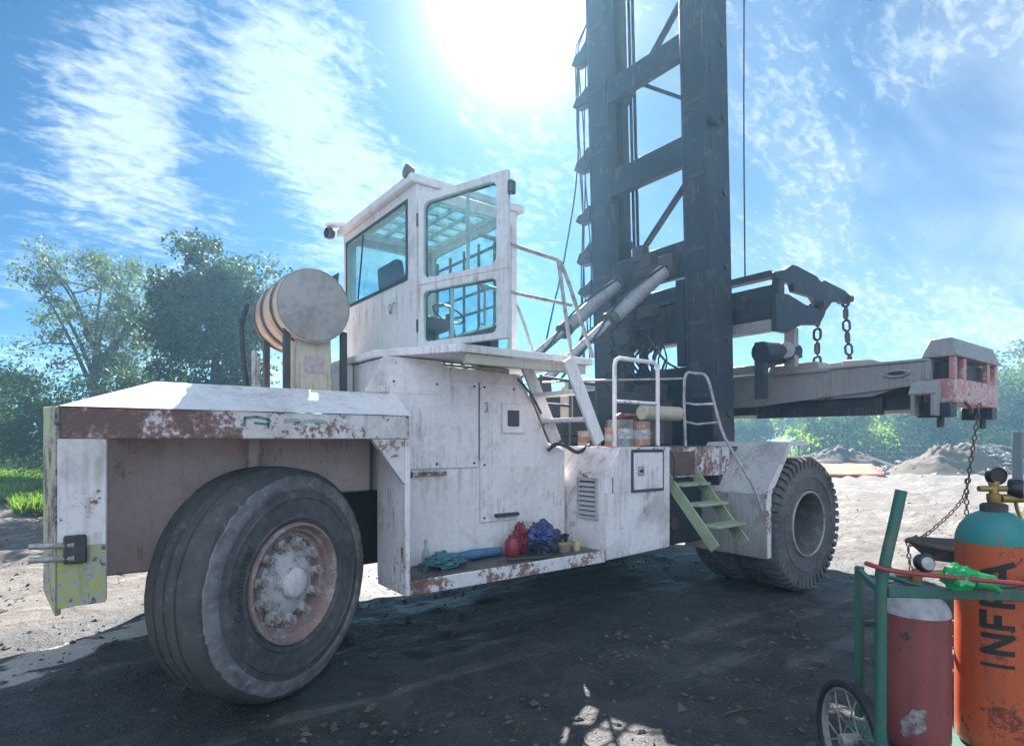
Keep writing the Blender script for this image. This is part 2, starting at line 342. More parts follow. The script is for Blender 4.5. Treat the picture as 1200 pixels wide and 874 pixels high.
# ------------------------------------------------------------------ mesh helpers
COL = scene.collection
WLOC = {}
def V3(p): return Vector(p)
def frame(ax):
    ax = V3(ax).normalized()
    h = Vector((0, 0, 1)) if abs(ax.z) < 0.9 else Vector((1, 0, 0))
    a = h.cross(ax).normalized(); b = ax.cross(a)
    return a, b, ax

class MB:
    def __init__(s): s.v = []; s.f = []
    def add(s, vs, fs):
        o = len(s.v); s.v += [tuple(p) for p in vs]; s.f += [tuple(i + o for i in f) for f in fs]; return s
    def hexa(s, p):
        return s.add(p, [(0, 3, 2, 1), (4, 5, 6, 7), (0, 1, 5, 4), (1, 2, 6, 5), (2, 3, 7, 6), (3, 0, 4, 7)])
    def box(s, x0, x1, y0, y1, z0, z1):
        return s.hexa([(x0, y0, z0), (x1, y0, z0), (x1, y1, z0), (x0, y1, z0), (x0, y0, z1), (x1, y0, z1), (x1, y1, z1), (x0, y1, z1)])
    def bar(s, p, q, w, h=None, up=(0, 0, 1)):
        """rectangular bar from p to q, w across, h along 'up'"""
        p, q = V3(p), V3(q); h = h or w; d = (q - p).normalized(); u = V3(up)
        a = d.cross(u)
        if a.length < 1e-4: a = d.cross(Vector((1, 0, 0)))
        a.normalize(); b = a.cross(d).normalized()
        pts = []
        for c in (p, q):
            for sa, sb in ((-1, -1), (1, -1), (1, 1), (-1, 1)): pts.append(c + a * sa * w / 2 + b * sb * h / 2)
        return s.hexa(pts)
    def cyl(s, p, q, r0, r1=None, n=16):
        r1 = r0 if r1 is None else r1; p, q = V3(p), V3(q); a, b, _ = frame(q - p); vs = []
        for c, r in ((p, r0), (q, r1)):
            for i in range(n):
                t = 2 * math.pi * i / n; vs.append(c + a * math.cos(t) * r + b * math.sin(t) * r)
        fs = [(i, (i + 1) % n, n + (i + 1) % n, n + i) for i in range(n)] + [tuple(range(n))[::-1], tuple(range(n, 2 * n))]
        return s.add(vs, fs)
    def tube(s, pts, r, n=8, smooth=0):
        pts = [V3(p) for p in pts]
        if smooth: pts = spline(pts, smooth)
        rs = list(np.interp(np.linspace(0, 1, len(pts)), np.linspace(0, 1, len(r)), r)) if isinstance(r, (list, tuple)) else [r] * len(pts)
        vs = []; pa = None
        for i, p in enumerate(pts):
            d = (pts[min(i + 1, len(pts) - 1)] - pts[max(i - 1, 0)]).normalized()
            if pa is None: a, b, _ = frame(d)
            else:
                a = (pa - d * pa.dot(d)); a = a.normalized() if a.length > 1e-5 else frame(d)[0]; b = d.cross(a)
            pa = a
            for k in range(n):
                t = 2 * math.pi * k / n; vs.append(p + (a * math.cos(t) + b * math.sin(t)) * rs[i])
        m = len(pts); fs = []
        for i in range(m - 1):
            for k in range(n): fs.append((i * n + k, i * n + (k + 1) % n, (i + 1) * n + (k + 1) % n, (i + 1) * n + k))
        fs += [tuple(range(n))[::-1], tuple(range((m - 1) * n, m * n))]
        return s.add(vs, fs)
    def prism(s, poly, axis, a, b):
        n = len(poly)
        def P(p, d): return {'x': (d, p[0], p[1]), 'y': (p[0], d, p[1]), 'z': (p[0], p[1], d)}[axis]
        vs = [P(p, a) for p in poly] + [P(p, b) for p in poly]
        fs = [(i, (i + 1) % n, n + (i + 1) % n, n + i) for i in range(n)] + [tuple(range(n))[::-1], tuple(range(n, 2 * n))]
        return s.add(vs, fs)
    def lathe(s, c, ax, prof, n=48, closed=False):
        """prof: (radius, distance along ax)"""
        a, b, ax = frame(ax); c = V3(c); m = len(prof); vs = []
        for r, d in prof:
            for k in range(n):
                t = 2 * math.pi * k / n; vs.append(c + ax * d + (a * math.cos(t) + b * math.sin(t)) * max(r, 1e-4))
        fs = []
        for i in range(m if closed else m - 1):
            j = (i + 1) % m
            for k in range(n): fs.append((i * n + k, i * n + (k + 1) % n, j * n + (k + 1) % n, j * n + k))
        return s.add(vs, fs)
    def ring(s, f, o, i, rad, d0, d1, k=5):
        """plate with a rounded window: outer (s0,s1,t0,t1), inner the same, corner radius rad; f maps (s,t,d) to a point"""
        oc = [(o[0], o[2]), (o[1], o[2]), (o[1], o[3]), (o[0], o[3])]
        cc = [((i[0] + rad, i[2] + rad), 180), ((i[1] - rad, i[2] + rad), 270), ((i[1] - rad, i[3] - rad), 0), ((i[0] + rad, i[3] - rad), 90)]
        inner = []
        for (cx, cz), a0 in cc:
            inner.append([(cx + rad * math.cos(R(a0 + 90 * q / k)), cz + rad * math.sin(R(a0 + 90 * q / k))) for q in range(k + 1)])
        vs = []; fs = []; K = k + 1; T = 4 + 4 * K
        for d in (d0, d1):
            vs += [f(p[0], p[1], d) for p in oc]
            for arc in inner: vs += [f(p[0], p[1], d) for p in arc]
        for off, fl in ((0, 1), (T, 0)):
            for c in range(4):
                for q in range(k):
                    t = (off + c, off + 4 + c * K + q, off + 4 + c * K + q + 1); fs.append(t if fl else t[::-1])
                n_ = (c + 1) % 4; t = (off + c, off + 4 + c * K + k, off + 4 + n_ * K, off + n_); fs.append(t if fl else t[::-1])
        for c in range(4): fs.append((c, (c + 1) % 4, T + (c + 1) % 4, T + c))
        M = 4 * K
        for q in range(M): fs.append((4 + q, T + 4 + q, T + 4 + (q + 1) % M, 4 + (q + 1) % M))
        return s.add(vs, fs)
    def map(s, fn): s.v = [tuple(fn(V3(p))) for p in s.v]; return s
    def build(s, name, mat, parent=None, bevel=0.0, sharp=38, seg=1, flat=False):
        a = np.array(s.v, dtype=float)
        c = (a.min(0) + a.max(0)) / 2 if parent is not None else np.array([(a[:, 0].min() + a[:, 0].max()) / 2, (a[:, 1].min() + a[:, 1].max()) / 2, a[:, 2].min()])
        me = bpy.data.meshes.new(name); me.from_pydata([tuple(p) for p in (a - c)], [], s.f)
        bm = bmesh.new(); bm.from_mesh(me)
        bmesh.ops.recalc_face_normals(bm, faces=bm.faces[:])
        for fa in bm.faces: fa.smooth = not flat
        for e in bm.edges: e.smooth = not (len(e.link_faces) == 2 and e.calc_face_angle(0) > R(sharp))
        bm.to_mesh(me); bm.free()
        me.materials.append(MATS[mat])
        o = bpy.data.objects.new(name, me); COL.objects.link(o)
        place(o, c, parent)
        if bevel:
            md = o.modifiers.new('bevel', 'BEVEL'); md.width = bevel; md.segments = seg; md.limit_method = 'ANGLE'; md.angle_limit = R(40)
            md.harden_normals = False
        return o

def place(o, world, parent=None):
    world = V3(world); WLOC[o.name] = world.copy()
    if parent is not None: o.parent = parent; o.location = world - WLOC[parent.name]
    else: o.location = world
def spline(pts, sub):
    out = []; n = len(pts)
    for i in range(n - 1):
        p0, p1, p2, p3 = pts[max(i - 1, 0)], pts[i], pts[i + 1], pts[min(i + 2, n - 1)]
        for k in range(sub):
            t = k / sub
            out.append(0.5 * ((2 * p1) + (p2 - p0) * t + (2 * p0 - 5 * p1 + 4 * p2 - p3) * t * t + (3 * p1 - p0 - 3 * p2 + p3) * t ** 3))
    out.append(pts[-1]); return out
def tag(o, label, cat, group=None):
    o['label'] = label; o['category'] = cat
    if group: o['group'] = group
    return o
def thing(name, label, cat, loc, group=None):
    o = bpy.data.objects.new(name, None); o.empty_display_size = 0.3; COL.objects.link(o); place(o, loc)
    return tag(o, label, cat, group)
def share(src, name, world, parent=None, rot=None):
    """a copy that shares mesh data"""
    o = src.copy(); o.name = name; COL.objects.link(o); o.parent = None; place(o, world, parent)
    if rot is not None: o.rotation_euler = rot
    return o
def LD(lat, dep, z): p = RIGHT * lat + FWD * dep; return Vector((p.x, p.y, z))

# ------------------------------------------------------------------ ground
def height(x, y):
    d = math.hypot(x - 3.5, y - 3.5)
    n = mnoise.noise(Vector((x * 0.5, y * 0.5, 0))) * 0.035 + mnoise.noise(Vector((x * 1.9, y * 1.9, 3))) * 0.022
    n += mnoise.noise(Vector((x * 5.5, y * 5.5, 7))) * 0.012
    w = min(1.0, max(0.0, (d - 2.0) / 5.0))
    fw = min(1, max(0, (d - 5.5) / 6)); far = mnoise.noise(Vector((x * 0.22, y * 0.22, 9))) * 0.10 * min(1, max(0, (d - 8) / 10))
    far += (abs(mnoise.noise(Vector((x * 0.55 + y * 0.2, y * 1.15, 15)))) - 0.25) * 0.24 * fw + max(0, mnoise.noise(Vector((x * 1.6, y * 1.6, 17)))) * 0.16 * fw
    # churned ruts running along the truck's track
    s = 0.25 * x - y + mnoise.noise(Vector((x * 0.3, y * 0.3, 5))) * 0.7
    rut = math.sin(s * 5.2) * 0.024 * max(0, mnoise.noise(Vector((x * 0.25, y * 0.25, 11))) + 0.35) * (0.6 + w)
    lump = max(0, mnoise.noise(Vector((x * 3.1, y * 3.1, 21))) - 0.15) * 0.09 * (0.55 + 0.6 * w)
    return n * (0.75 + 0.25 * w) + far + rut + lump + mnoise.noise(Vector((x * 11, y * 11, 27))) * 0.006 - 0.015
rr = [0.0]; r = 0.25
while r < 460: rr.append(r); r *= 1.0 + (0.018 if r < 12 else 0.032 if r < 60 else 0.08)
NS = 460; gx, gy = 3.0, 2.6
gv = [(gx, gy, height(gx, gy))]; gf = []
for r in rr[1:]:
    for k in range(NS):
        t = 2 * math.pi * k / NS; x, y = gx + r * math.cos(t), gy + r * math.sin(t)
        gv.append((x, y, height(x, y) if r < 120 else 0.0))
for k in range(NS): gf.append((0, 1 + k, 1 + (k + 1) % NS))
for i in range(len(rr) - 2):
    o = 1 + i * NS
    for k in range(NS): gf.append((o + k, o + NS + k, o + NS + (k + 1) % NS, o + (k + 1) % NS))
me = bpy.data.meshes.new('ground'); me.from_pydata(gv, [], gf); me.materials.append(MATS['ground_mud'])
me.polygons.foreach_set('use_smooth', [True] * len(me.polygons))
ground = bpy.data.objects.new('ground', me); COL.objects.link(ground); ground['kind'] = 'structure'

# ------------------------------------------------------------------ container handler
CY = 5.85                                        # centre line
handler = thing('container_handler', 'huge worn white container handler truck with a tall dark mast and open cab door', 'container handler', (3.4, CY, 0))
Hn = handler
def part(mb, name, mat, parent=None, **k): return mb.build(name, mat, parent or Hn, **k)
YF = 3.90                                        # plane of the rear fender and side deck

# --- chassis and counterweight
part(MB().box(1.95, 7.0, 4.95, 6.75, 0.62, 1.5), 'chassis_frame', 'dark_steel', bevel=0.02)
part(MB().prism([(0.10, 0.84), (0.86, 0.84), (1.05, 1.30), (2.0, 1.30), (2.0, 2.06), (0.28, 2.06), (0.10, 1.9)], 'y', 4.62, 7.1), 'counterweight', 'pink_primer', bevel=0.015)
part(MB().prism([(0.62, 1.30), (0.86, 0.9), (1.05, 1.30)], 'y', 4.56, 4.62), 'gusset', 'pink_primer')
part(MB().box(1.02, 1.10, 4.50, 4.619, 1.305, 1.74), 'well_rib', 'pink_primer', bevel=0.006)
part(MB().cyl((1.30, 4.62, 0.76), (1.30, 7.1, 0.76), 0.16, n=14), 'rear_axle', 'dark_steel')
# --- near rear fender: outer skirt, sloping top, flat deck
fb = MB().box(-0.04, 1.985, YF, YF + 0.05, 1.73, 1.90)
part(fb, 'fender_skirt', 'peeled_paint', bevel=0.006)
top = MB().add([(-0.05, YF - 0.01, 1.902), (2.0, YF - 0.01, 1.902), (2.12, 4.42, 2.10), (0.44, 4.42, 2.10), (0.5, 5.0, 2.12), (2.12, 5.0, 2.12), (-0.04, 4.9, 1.902), (0.44, 5.0, 2.12)],
               [(0, 1, 2, 3), (3, 2, 5, 4), (0, 3, 4, 6), (0, 6, 5, 1), (1, 5, 2), (4, 5, 6)])
part(top, 'fender_top', 'white_clean', sharp=5)
part(MB().box(0.2, 1.98, YF + 0.051, 4.619, 1.735, 1.775), 'fender_underside', 'pink_primer')
part(MB().box(1.955, 2.0, YF + 0.002, 4.39, 0.58, 1.729), 'fender_front_wall', 'white_paint', bevel=0.008)
part(MB().prism([(1.95, 1.728), (1.70, 1.728), (1.95, 1.40)], 'y', YF + 0.004, YF + 0.05), 'fender_gusset', 'chipped_paint')
# --- corner post hanging at the rear, hazard-painted
part(MB().add([(-0.06, YF, 0.83), (0.16, YF, 0.85), (0.16, YF + 0.3, 0.85), (-0.05, YF + 0.3, 0.83), (-0.06, YF, 1.729), (0.16, YF, 1.729), (0.16, YF + 0.3, 1.729), (-0.05, YF + 0.3, 1.729)],
              [(0, 3, 2, 1), (4, 5, 6, 7), (0, 1, 5, 4), (1, 2, 6, 5), (2, 3, 7, 6), (3, 0, 4, 7)]), 'corner_post', 'white_paint', bevel=0.008)
part(MB().box(-0.055, 0.155, YF - 0.004, YF - 0.001, 0.84, 1.16), 'hazard_stripe_panel', 'hazard_green')
part(MB().add([(-0.065, YF - 0.006, 0.80), (-0.13, 4.5, 0.82), (-0.105, 4.5, 0.82), (-0.04, YF + 0.02, 0.80), (-0.065, YF - 0.006, 1.90), (-0.13, 4.5, 1.92), (-0.105, 4.5, 1.92), (-0.04, YF + 0.02, 1.90)],
              [(0, 1, 2, 3), (4, 7, 6, 5), (0, 4, 5, 1), (1, 5, 6, 2), (2, 6, 7, 3), (3, 7, 4, 0)]), 'rear_hazard_plate', 'hazard_green', bevel=0.004)
for z in (1.10, 1.17):
    part(MB().cyl((-0.17, YF + 0.03, z), (0.02, YF - 0.03, z), 0.016, n=10), 'hitch_pin', 'rail_metal')
part(MB().box(-0.03, 0.07, YF - 0.035, YF - 0.005, 1.07, 1.22), 'hitch_bracket', 'dark_steel', bevel=0.008)
# green spray marks on the fender skirt
def strokes(mb, segs, f, w, sub=1):
    for (a, b) in segs:
        a = Vector((a[0], a[1])); b = Vector((b[0], b[1])); d = (b - a).normalized(); n = Vector((-d.y, d.x)) * w / 2
        vs = []; fs = []
        a2, b2 = a - d * w * 0.3, b + d * w * 0.3
        for i in range(sub + 1):
            p = a2 + (b2 - a2) * i / sub
            for s_ in (-1, 0, 1): q = p + n * s_; vs.append(f(q.x, q.y))
        for i in range(sub):
            for j in (0, 1): o = i * 3 + j; fs.append((o, o + 1, o + 4, o + 3))
        mb.add(vs, fs)
    return mb
part(strokes(MB(), [((0.86, 1.81), (0.86, 1.86)), ((0.86, 1.86), (0.93, 1.868)), ((0.93, 1.868), (1.0, 1.855)), ((1.0, 1.855), (1.0, 1.80)), ((0.92, 1.83), (1.0, 1.822))], lambda a, b: (a, YF - 0.006, b), 0.014), 'spray_mark', 'mark_green')
part(strokes(MB(), [((1.10, 1.85), (1.19, 1.853)), ((1.2, 1.82), (1.23, 1.85)), ((1.25, 1.85), (1.36, 1.846))], lambda a, b: (a, YF - 0.006, b), 0.02), 'spray_mark', 'pale_green_mark')

# --- wheels
def wheel(c, n, radius, width, kind, name='wheel'):
    """c: centre of the outer face on the axle line, n: outward direction"""
    n = V3(n).normalized(); c = V3(c); inn = -n
    W = bpy.data.objects.new(name, None); W.empty_display_size = 0.1; COL.objects.link(W); place(W, c, Hn)
    rr_ = radius; w = width
    rim_r = 0.395 if kind == 'rear' else 0.36
    prof = [(rim_r, 0.05), (rim_r + 0.015, 0.02), (rim_r + 0.035, 0.010), (rim_r + 0.04, 0.002), (rim_r + 0.052, 0.002), (rim_r + 0.057, 0.008), (rim_r + 0.17, 0.0), (rim_r + 0.174, -0.008), (rim_r + 0.186, -0.008), (rim_r + 0.19, 0.0), (rr_ - 0.16, 0.006), (rr_ - 0.09, 0.016), (rr_ - 0.035, 0.03), (rr_ - 0.012, 0.06),
            (rr_, 0.12), (rr_ + 0.004, w * 0.3), (rr_ + 0.004, w * 0.7), (rr_, w - 0.12), (rr_ - 0.012, w - 0.05), (rr_ - 0.1, w), (rim_r + 0.08, w), (rim_r, w - 0.05)]
    if kind == 'rear':
        # near-bald casing: irregular shoulder and shallow ribs
        side = MB(); N_ = 96; a, b, _ = frame(inn)
        pr1 = prof[:12]
        side.lathe(c, inn, pr1, N_)
        part(side, 'tyre_sidewall', 'tyre_side', W)
        pr = [(rr_ - 0.09, 0.016)] + [(rr_ - 0.035, 0.03), (rr_ - 0.012, 0.06), (rr_, 0.12), (rr_ + .004, .16), (rr_ - 0.008, .165), (rr_ - .008, .18), (rr_ + .004, .185), (rr_ + .006, .25), (rr_ - .006, .255), (rr_ - .006, .27), (rr_ + .006, .275), (rr_ + .004, .34), (rr_ - .008, .345), (rr_ - .008, .36), (rr_ + .004, .365)] + prof[17:]
        t = MB().lathe(c, inn, pr, N_)
        def wob(p):
            q = p - c; d = q.dot(inn); rad = q - inn * d; L = rad.length
            if L > rr_ - 0.06: rad = rad * (1 + 0.007 * mnoise.noise(rad * 7) + 0.005 * mnoise.noise(rad * 21))
            return c + inn * d + rad
        t.map(wob); part(t, 'tyre_tread', 'tyre_tread', W)
        # scuffed worn band on the upper side wall: ragged outer edge
        sc = MB(); vs = []; fs = []
        for k in range(300):
            th = 2 * math.pi * k / 300; dr = a * math.cos(th) + b * math.sin(th)
            ro = rr_ - 0.05 + 0.010 * mnoise.noise(dr * 5) + 0.008 * mnoise.noise(dr * 17) + 0.006 * mnoise.noise(dr * 41)
            for r_, o_ in ((rr_ - 0.15, 0.003), (rr_ - 0.135, -0.004), (rr_ - 0.09, 0.005), (ro - .008, 0.016), (ro, 0.034)): vs.append(c + dr * r_ + inn * o_)
        for k in range(300):
            for j in range(4): o = k * 5 + j; o2 = ((k + 1) % 300) * 5 + j; fs.append((o, o + 1, o2 + 1, o2))
        part(sc.add(vs, fs), 'scuffed_shoulder', 'tyre_wall_scuffed', W)
    else:
        t = MB().lathe(c, inn, prof, 72)
        a, b, _ = frame(inn)
        for k in range(48):                       # lugs wrapping over both shoulders
            for s_, o_ in ((0, 0.0), (1, 0.5)):
                th = 2 * math.pi * (k + o_) / 48; th2 = th + 0.072
                pts = []
                for tt in (th, th2):
                    dr = a * math.cos(tt) + b * math.sin(tt)
                    for r_, d_ in ((rr_ - 0.13, 0.008), (rr_ - 0.02, -0.004), (rr_ + 0.018, 0.05), (rr_ + 0.02, w * 0.46), (rr_ - 0.01, w * 0.46)):
                        d_ = d_ if s_ == 0 else w - d_
                        sk = 0.05 * (d_ / w) * (1 if s_ == 0 else -1)
                        dr2 = a * math.cos(tt + sk) + b * math.sin(tt + sk)
                        pts.append(c + dr2 * r_ + inn * d_)
                t.add(pts, [(0, 1, 6, 5), (1, 2, 7, 6), (2, 3, 8, 7), (3, 4, 9, 8), (0, 4, 3, 2, 1), (5, 6, 7, 8, 9)])
        part(t, 'tyre', 'tyre_front', W)
    if kind == 'rear':
        rim = MB().lathe(c, inn, [(rim_r + 0.012, 0.03), (rim_r + 0.006, 0.004), (rim_r - 0.012, 0.0), (rim_r - 0.022, 0.02), (rim_r - 0.03, 0.05), (rim_r - 0.05, 0.055), (rim_r - 0.06, 0.085), (rim_r - 0.09, 0.09), (rim_r - 0.1, 0.13), (0.22, 0.14), (0.2, 0.2), (0.2, 0.4)], 64)
        part(rim, 'rim', 'rim_rust', W)
        hub = MB().lathe(c, inn, [(0.0, 0.02), (0.09, 0.02), (0.105, 0.03), (0.108, 0.06), (0.13, 0.066), (0.165, 0.07), (0.2, 0.085), (0.232, 0.10), (0.236, 0.139)], 40)
        part(hub, 'hub', 'hub_metal', W)
        part(MB().lathe(c, inn, [(0.0, 0.008), (0.085, 0.009), (0.094, 0.014), (0.096, 0.024)], 32), 'hub_cap', 'white_paint', W)
        a, b, _ = frame(inn)
        for k in range(11):
            th = 2 * math.pi * (k + 0.3) / 11; dr = a * math.cos(th) + b * math.sin(th); p = c + dr * 0.252
            m = MB().cyl(p + inn * 0.03, p + inn * 0.125, 0.03, 0.034, n=6); m.cyl(p + inn * 0.015, p + inn * 0.032, 0.014, n=8)
            m.hexa([p + q for q in [dr * -.04 + inn * .075 - n.cross(dr) * .03, dr * .05 + inn * .075 - n.cross(dr) * .025, dr * .05 + inn * .075 + n.cross(dr) * .025, dr * -.04 + inn * .075 + n.cross(dr) * .03,
                                    dr * -.04 + inn * .12 - n.cross(dr) * .03, dr * .05 + inn * .12 - n.cross(dr) * .025, dr * .05 + inn * .12 + n.cross(dr) * .025, dr * -.04 + inn * .12 + n.cross(dr) * .03]])
            part(m, 'lug_nut', 'hub_metal', W)
    else:
        rim = MB().lathe(c, inn, [(rim_r + 0.012, 0.05), (rim_r + 0.012, 0.005), (rim_r - 0.012, 0.0), (rim_r - 0.03, 0.04), (rim_r - 0.045, 0.08), (rim_r - 0.05, 0.30), (rim_r - 0.06, 0.36), (0.16, 0.38), (0.15, 0.30), (0.0, 0.30)], 56)
        part(rim, 'rim', 'rim_dark', W)
        part(MB().lathe(c, inn, [(rim_r + 0.018, 0.03), (rim_r + 0.02, -0.006), (rim_r + 0.002, -0.012), (rim_r - 0.006, 0.004)], 56, closed=True), 'rim_flange', 'rail_metal', W)
        a, b, _ = frame(inn)
        for k in range(12):
            th = 2 * math.pi * k / 12; p = c + (a * math.cos(th) + b * math.sin(th)) * 0.21
            part(MB().cyl(p + inn * 0.33, p + inn * 0.375, 0.024, n=6), 'lug_nut', 'rim_dark', W)
    return W
ST = R(30)
wn_out = (math.sin(ST), -math.cos(ST), 0)
RW = (1.23, 4.04, 0.762)
rear_w = wheel(RW, wn_out, 0.775, 0.50, 'rear')
wheel((1.42, 7.66, 0.762), (-wn_out[0], -wn_out[1], 0), 0.775, 0.50, 'rear')
FW = (6.80, 3.37, 0.762)
wheel(FW, (0, -1, 0), 0.755, 0.5, 'front'); wheel((6.80, 3.95, 0.762), (0, -1, 0), 0.755, 0.5, 'front')
wheel((6.80, 8.33, 0.762), (0, 1, 0), 0.755, 0.5, 'front'); wheel((6.80, 7.75, 0.762), (0, 1, 0), 0.755, 0.5, 'front')
part(MB().cyl((6.80, 4.0, 0.762), (6.80, 7.7, 0.762), 0.24, n=18), 'front_axle', 'dark_steel')
# raised lettering on the rear sidewall
def text_mesh(body, size):
    cu = bpy.data.curves.new('t', 'FONT'); cu.body = body; cu.size = size; cu.extrude = 0.0; cu.resolution_u = 2; cu.offset = size * 0.012; cu.space_character = 1.12
    o = bpy.data.objects.new('t', cu); COL.objects.link(o); bpy.context.view_layer.update()
    me = bpy.data.meshes.new_from_object(o.evaluated_get(bpy.context.evaluated_depsgraph_get()))
    vs = [v.co.copy() for v in me.vertices]; fs = [tuple(p.vertices) for p in me.polygons]
    bpy.data.objects.remove(o); bpy.data.curves.remove(cu); bpy.data.meshes.remove(me); return vs, fs
vs, fs = text_mesh('Continental', 0.085)
n_ = Vector(wn_out); ex = Vector((math.cos(ST), math.sin(ST), 0)); ez = Vector((0, 0, 1)); c_ = Vector(RW)
mb = MB(); out = []
for v in vs:
    th = R(195) - v.x / 0.50; r_ = 0.475 + v.y
    out.append(c_ + ex * math.cos(th) * r_ + ez * math.sin(th) * r_ + n_ * 0.008)
part(mb.add(out, fs), 'tyre_lettering', 'tyre_letter', rear_w)

# --- side deck, body wall and battery box
part(MB().box(1.99, 4.03, YF + 0.004, YF + 0.03, 0.575, 0.685), 'deck_kick_rail', 'chipped_paint', bevel=0.006)
part(MB().box(1.99, 4.03, YF + 0.031, 4.45, 0.62, 0.676), 'deck_floor', 'oily_floor')
part(MB().prism([(2.0, 0.62), (3.98, 0.62), (3.98, 1.62), (3.76, 1.70), (3.42, 2.34), (2.02, 2.38), (2.02, 2.0), (2.0, 1.8)], 'y', 4.42, 4.50), 'body_wall', 'white_clean', bevel=0.006)
part(MB().box(2.05, 3.35, 4.50, 6.9, 1.3, 2.40), 'engine_housing', 'cab_paint', bevel=0.01)
part(MB().box(2.06, 2.93, 4.404, 4.4195, 1.48, 2.24), 'access_panel', 'white_clean', bevel=0.004)
part(MB().box(2.945, 3.36, 4.404, 4.4195, 0.98, 2.24), 'access_panel', 'white_clean', bevel=0.004)
part(MB().box(2.931, 2.942, 4.410, 4.4195, 1.55, 2.24), 'panel_gap', 'grease')
part(MB().box(2.06, 2.60, 4.398, 4.4195, 1.42, 1.455), 'step_strip', 'chipped_paint', bevel=0.004)
part(MB().cyl((2.14, 4.37, 1.44), (2.24, 4.37, 1.44), 0.035, n=12), 'latch_fitting', 'dark_steel', bevel=0.004)
part(MB().tube([(2.16, 4.38, 1.46), (2.16, 4.375, 1.6)], 0.012), 'latch_rod', 'rusty_steel')
hp = part(MB().ring(lambda s, t, d: (s, d, t), (3.18, 3.44, 1.79, 2.06), (3.24, 3.38, 1.85, 2.0), 0.01, 4.385, 4.403), 'hatch_frame', 'white_clean', bevel=0.003)
part(MB().box(3.24, 3.38, 4.396, 4.402, 1.85, 2.0), 'hatch_window', 'grease', hp)
part(MB().tube([(3.0, 4.395, 1.98), (3.0, 4.37, 1.98), (3.0, 4.37, 2.06), (3.0, 4.395, 2.06)], 0.008), 'panel_handle', 'rail_metal')
part(MB().box(3.10, 3.36, 4.36, 4.4195, 1.02, 1.05), 'wall_bracket', 'dark_steel', bevel=0.004)
part(MB().tube([(3.36, 4.39, 2.30), (3.5, 4.36, 2.15), (3.62, 4.36, 1.98)], 0.012, smooth=4), 'wall_hose', 'black_hose')
part(MB().tube([(3.72, 4.38, 1.62), (3.78, 4.33, 1.68), (3.9, 4.32, 1.665), (4.1, 4.36, 1.60), (4.3, 4.4, 1.67)], 0.02, smooth=4), 'wall_hose', 'black_hose')
# bolts on the wall panels
bolt = None
for (bx, bz) in [(2.10, 2.2), (2.5, 2.2), (2.88, 2.2), (2.1, 1.52), (2.88, 1.52), (2.99, 2.2), (3.32, 2.2), (2.99, 1.02), (3.32, 1.02), (2.99, 1.5), (2.5, 1.52)]:
    if bolt is None: bolt = part(MB().cyl((bx, 4.396, bz), (bx, 4.406, bz), 0.011, n=6), 'bolt', 'rusty_steel')
    else: share(bolt, 'bolt', (bx, 4.401, bz), Hn)
# battery box
part(MB().prism([(4.03, 0.59), (4.97, 0.62), (4.97, 1.655), (4.23, 1.655), (4.03, 1.395)], 'y', YF, 4.95), 'battery_box', 'white_paint', bevel=0.006)
hd = part(MB().box(4.40, 4.835, YF - 0.022, YF - 0.008, 1.235, 1.60), 'hatch_door', 'white_clean', bevel=0.006)
part(MB().ring(lambda s, t, d: (s, d, t), (4.375, 4.86, 1.21, 1.625), (4.402, 4.833, 1.237, 1.598), 0.008, YF - 0.012, YF - 0.001), 'gasket', 'dark_steel', hd)
part(MB().ring(lambda s, t, d: (s, d, t), (4.45, 4.54, 1.375, 1.465), (4.465, 4.525, 1.39, 1.45), 0.01, YF - 0.03, YF - 0.0225), 'latch_plate', 'rail_metal', hd)
part(MB().cyl((4.495, YF - 0.045, 1.42), (4.495, YF - 0.0225, 1.42), 0.018, n=10), 'latch', 'grease', hd)
part(MB().box(4.115, 4.125, YF - 0.004, YF - 0.001, 1.22, 1.37), 'slot', 'grease')
part(MB().box(4.38, 4.86, YF - 0.05, YF - 0.001, 1.632, 1.65), 'drip_lip', 'chipped_paint', bevel=0.003)
# louvres on the box's rear-facing side
vf = part(MB().ring(lambda s, t, d: (d, s, t), (4.0, 4.28, 0.96, 1.36), (4.03, 4.25, 0.99, 1.33), 0.008, 4.012, 4.0295), 'vent_frame', 'fender_grey')
part(MB().box(4.024, 4.029, 4.03, 4.25, 0.99, 1.33), 'vent_recess', 'grease', vf)
sl0 = None
for k in range(7):
    z = 1.02 + k * 0.046
    if sl0 is None: sl0 = part(MB().hexa([(4.022, 4.03, z - .012), (4.004, 4.03, z - .018), (4.004, 4.25, z - .018), (4.022, 4.25, z - .012), (4.022, 4.03, z + .014), (4.004, 4.03, z - .012), (4.004, 4.25, z - .012), (4.022, 4.25, z + .014)]), 'louvre_slat', 'fender_grey', vf); z0 = WLOC[sl0.name].copy()
    else: share(sl0, 'louvre_slat', (z0.x, z0.y, z0.z + k * 0.046), vf)
part(MB().tube([(4.55, YF + .02, 1.657), (4.9, YF + .06, 1.657), (5.02, YF + .03, 1.60), (5.03, YF - .01, 1.5), (5.02, YF - .015, 1.3)], 0.012, smooth=4), 'drain_hose', 'black_hose')
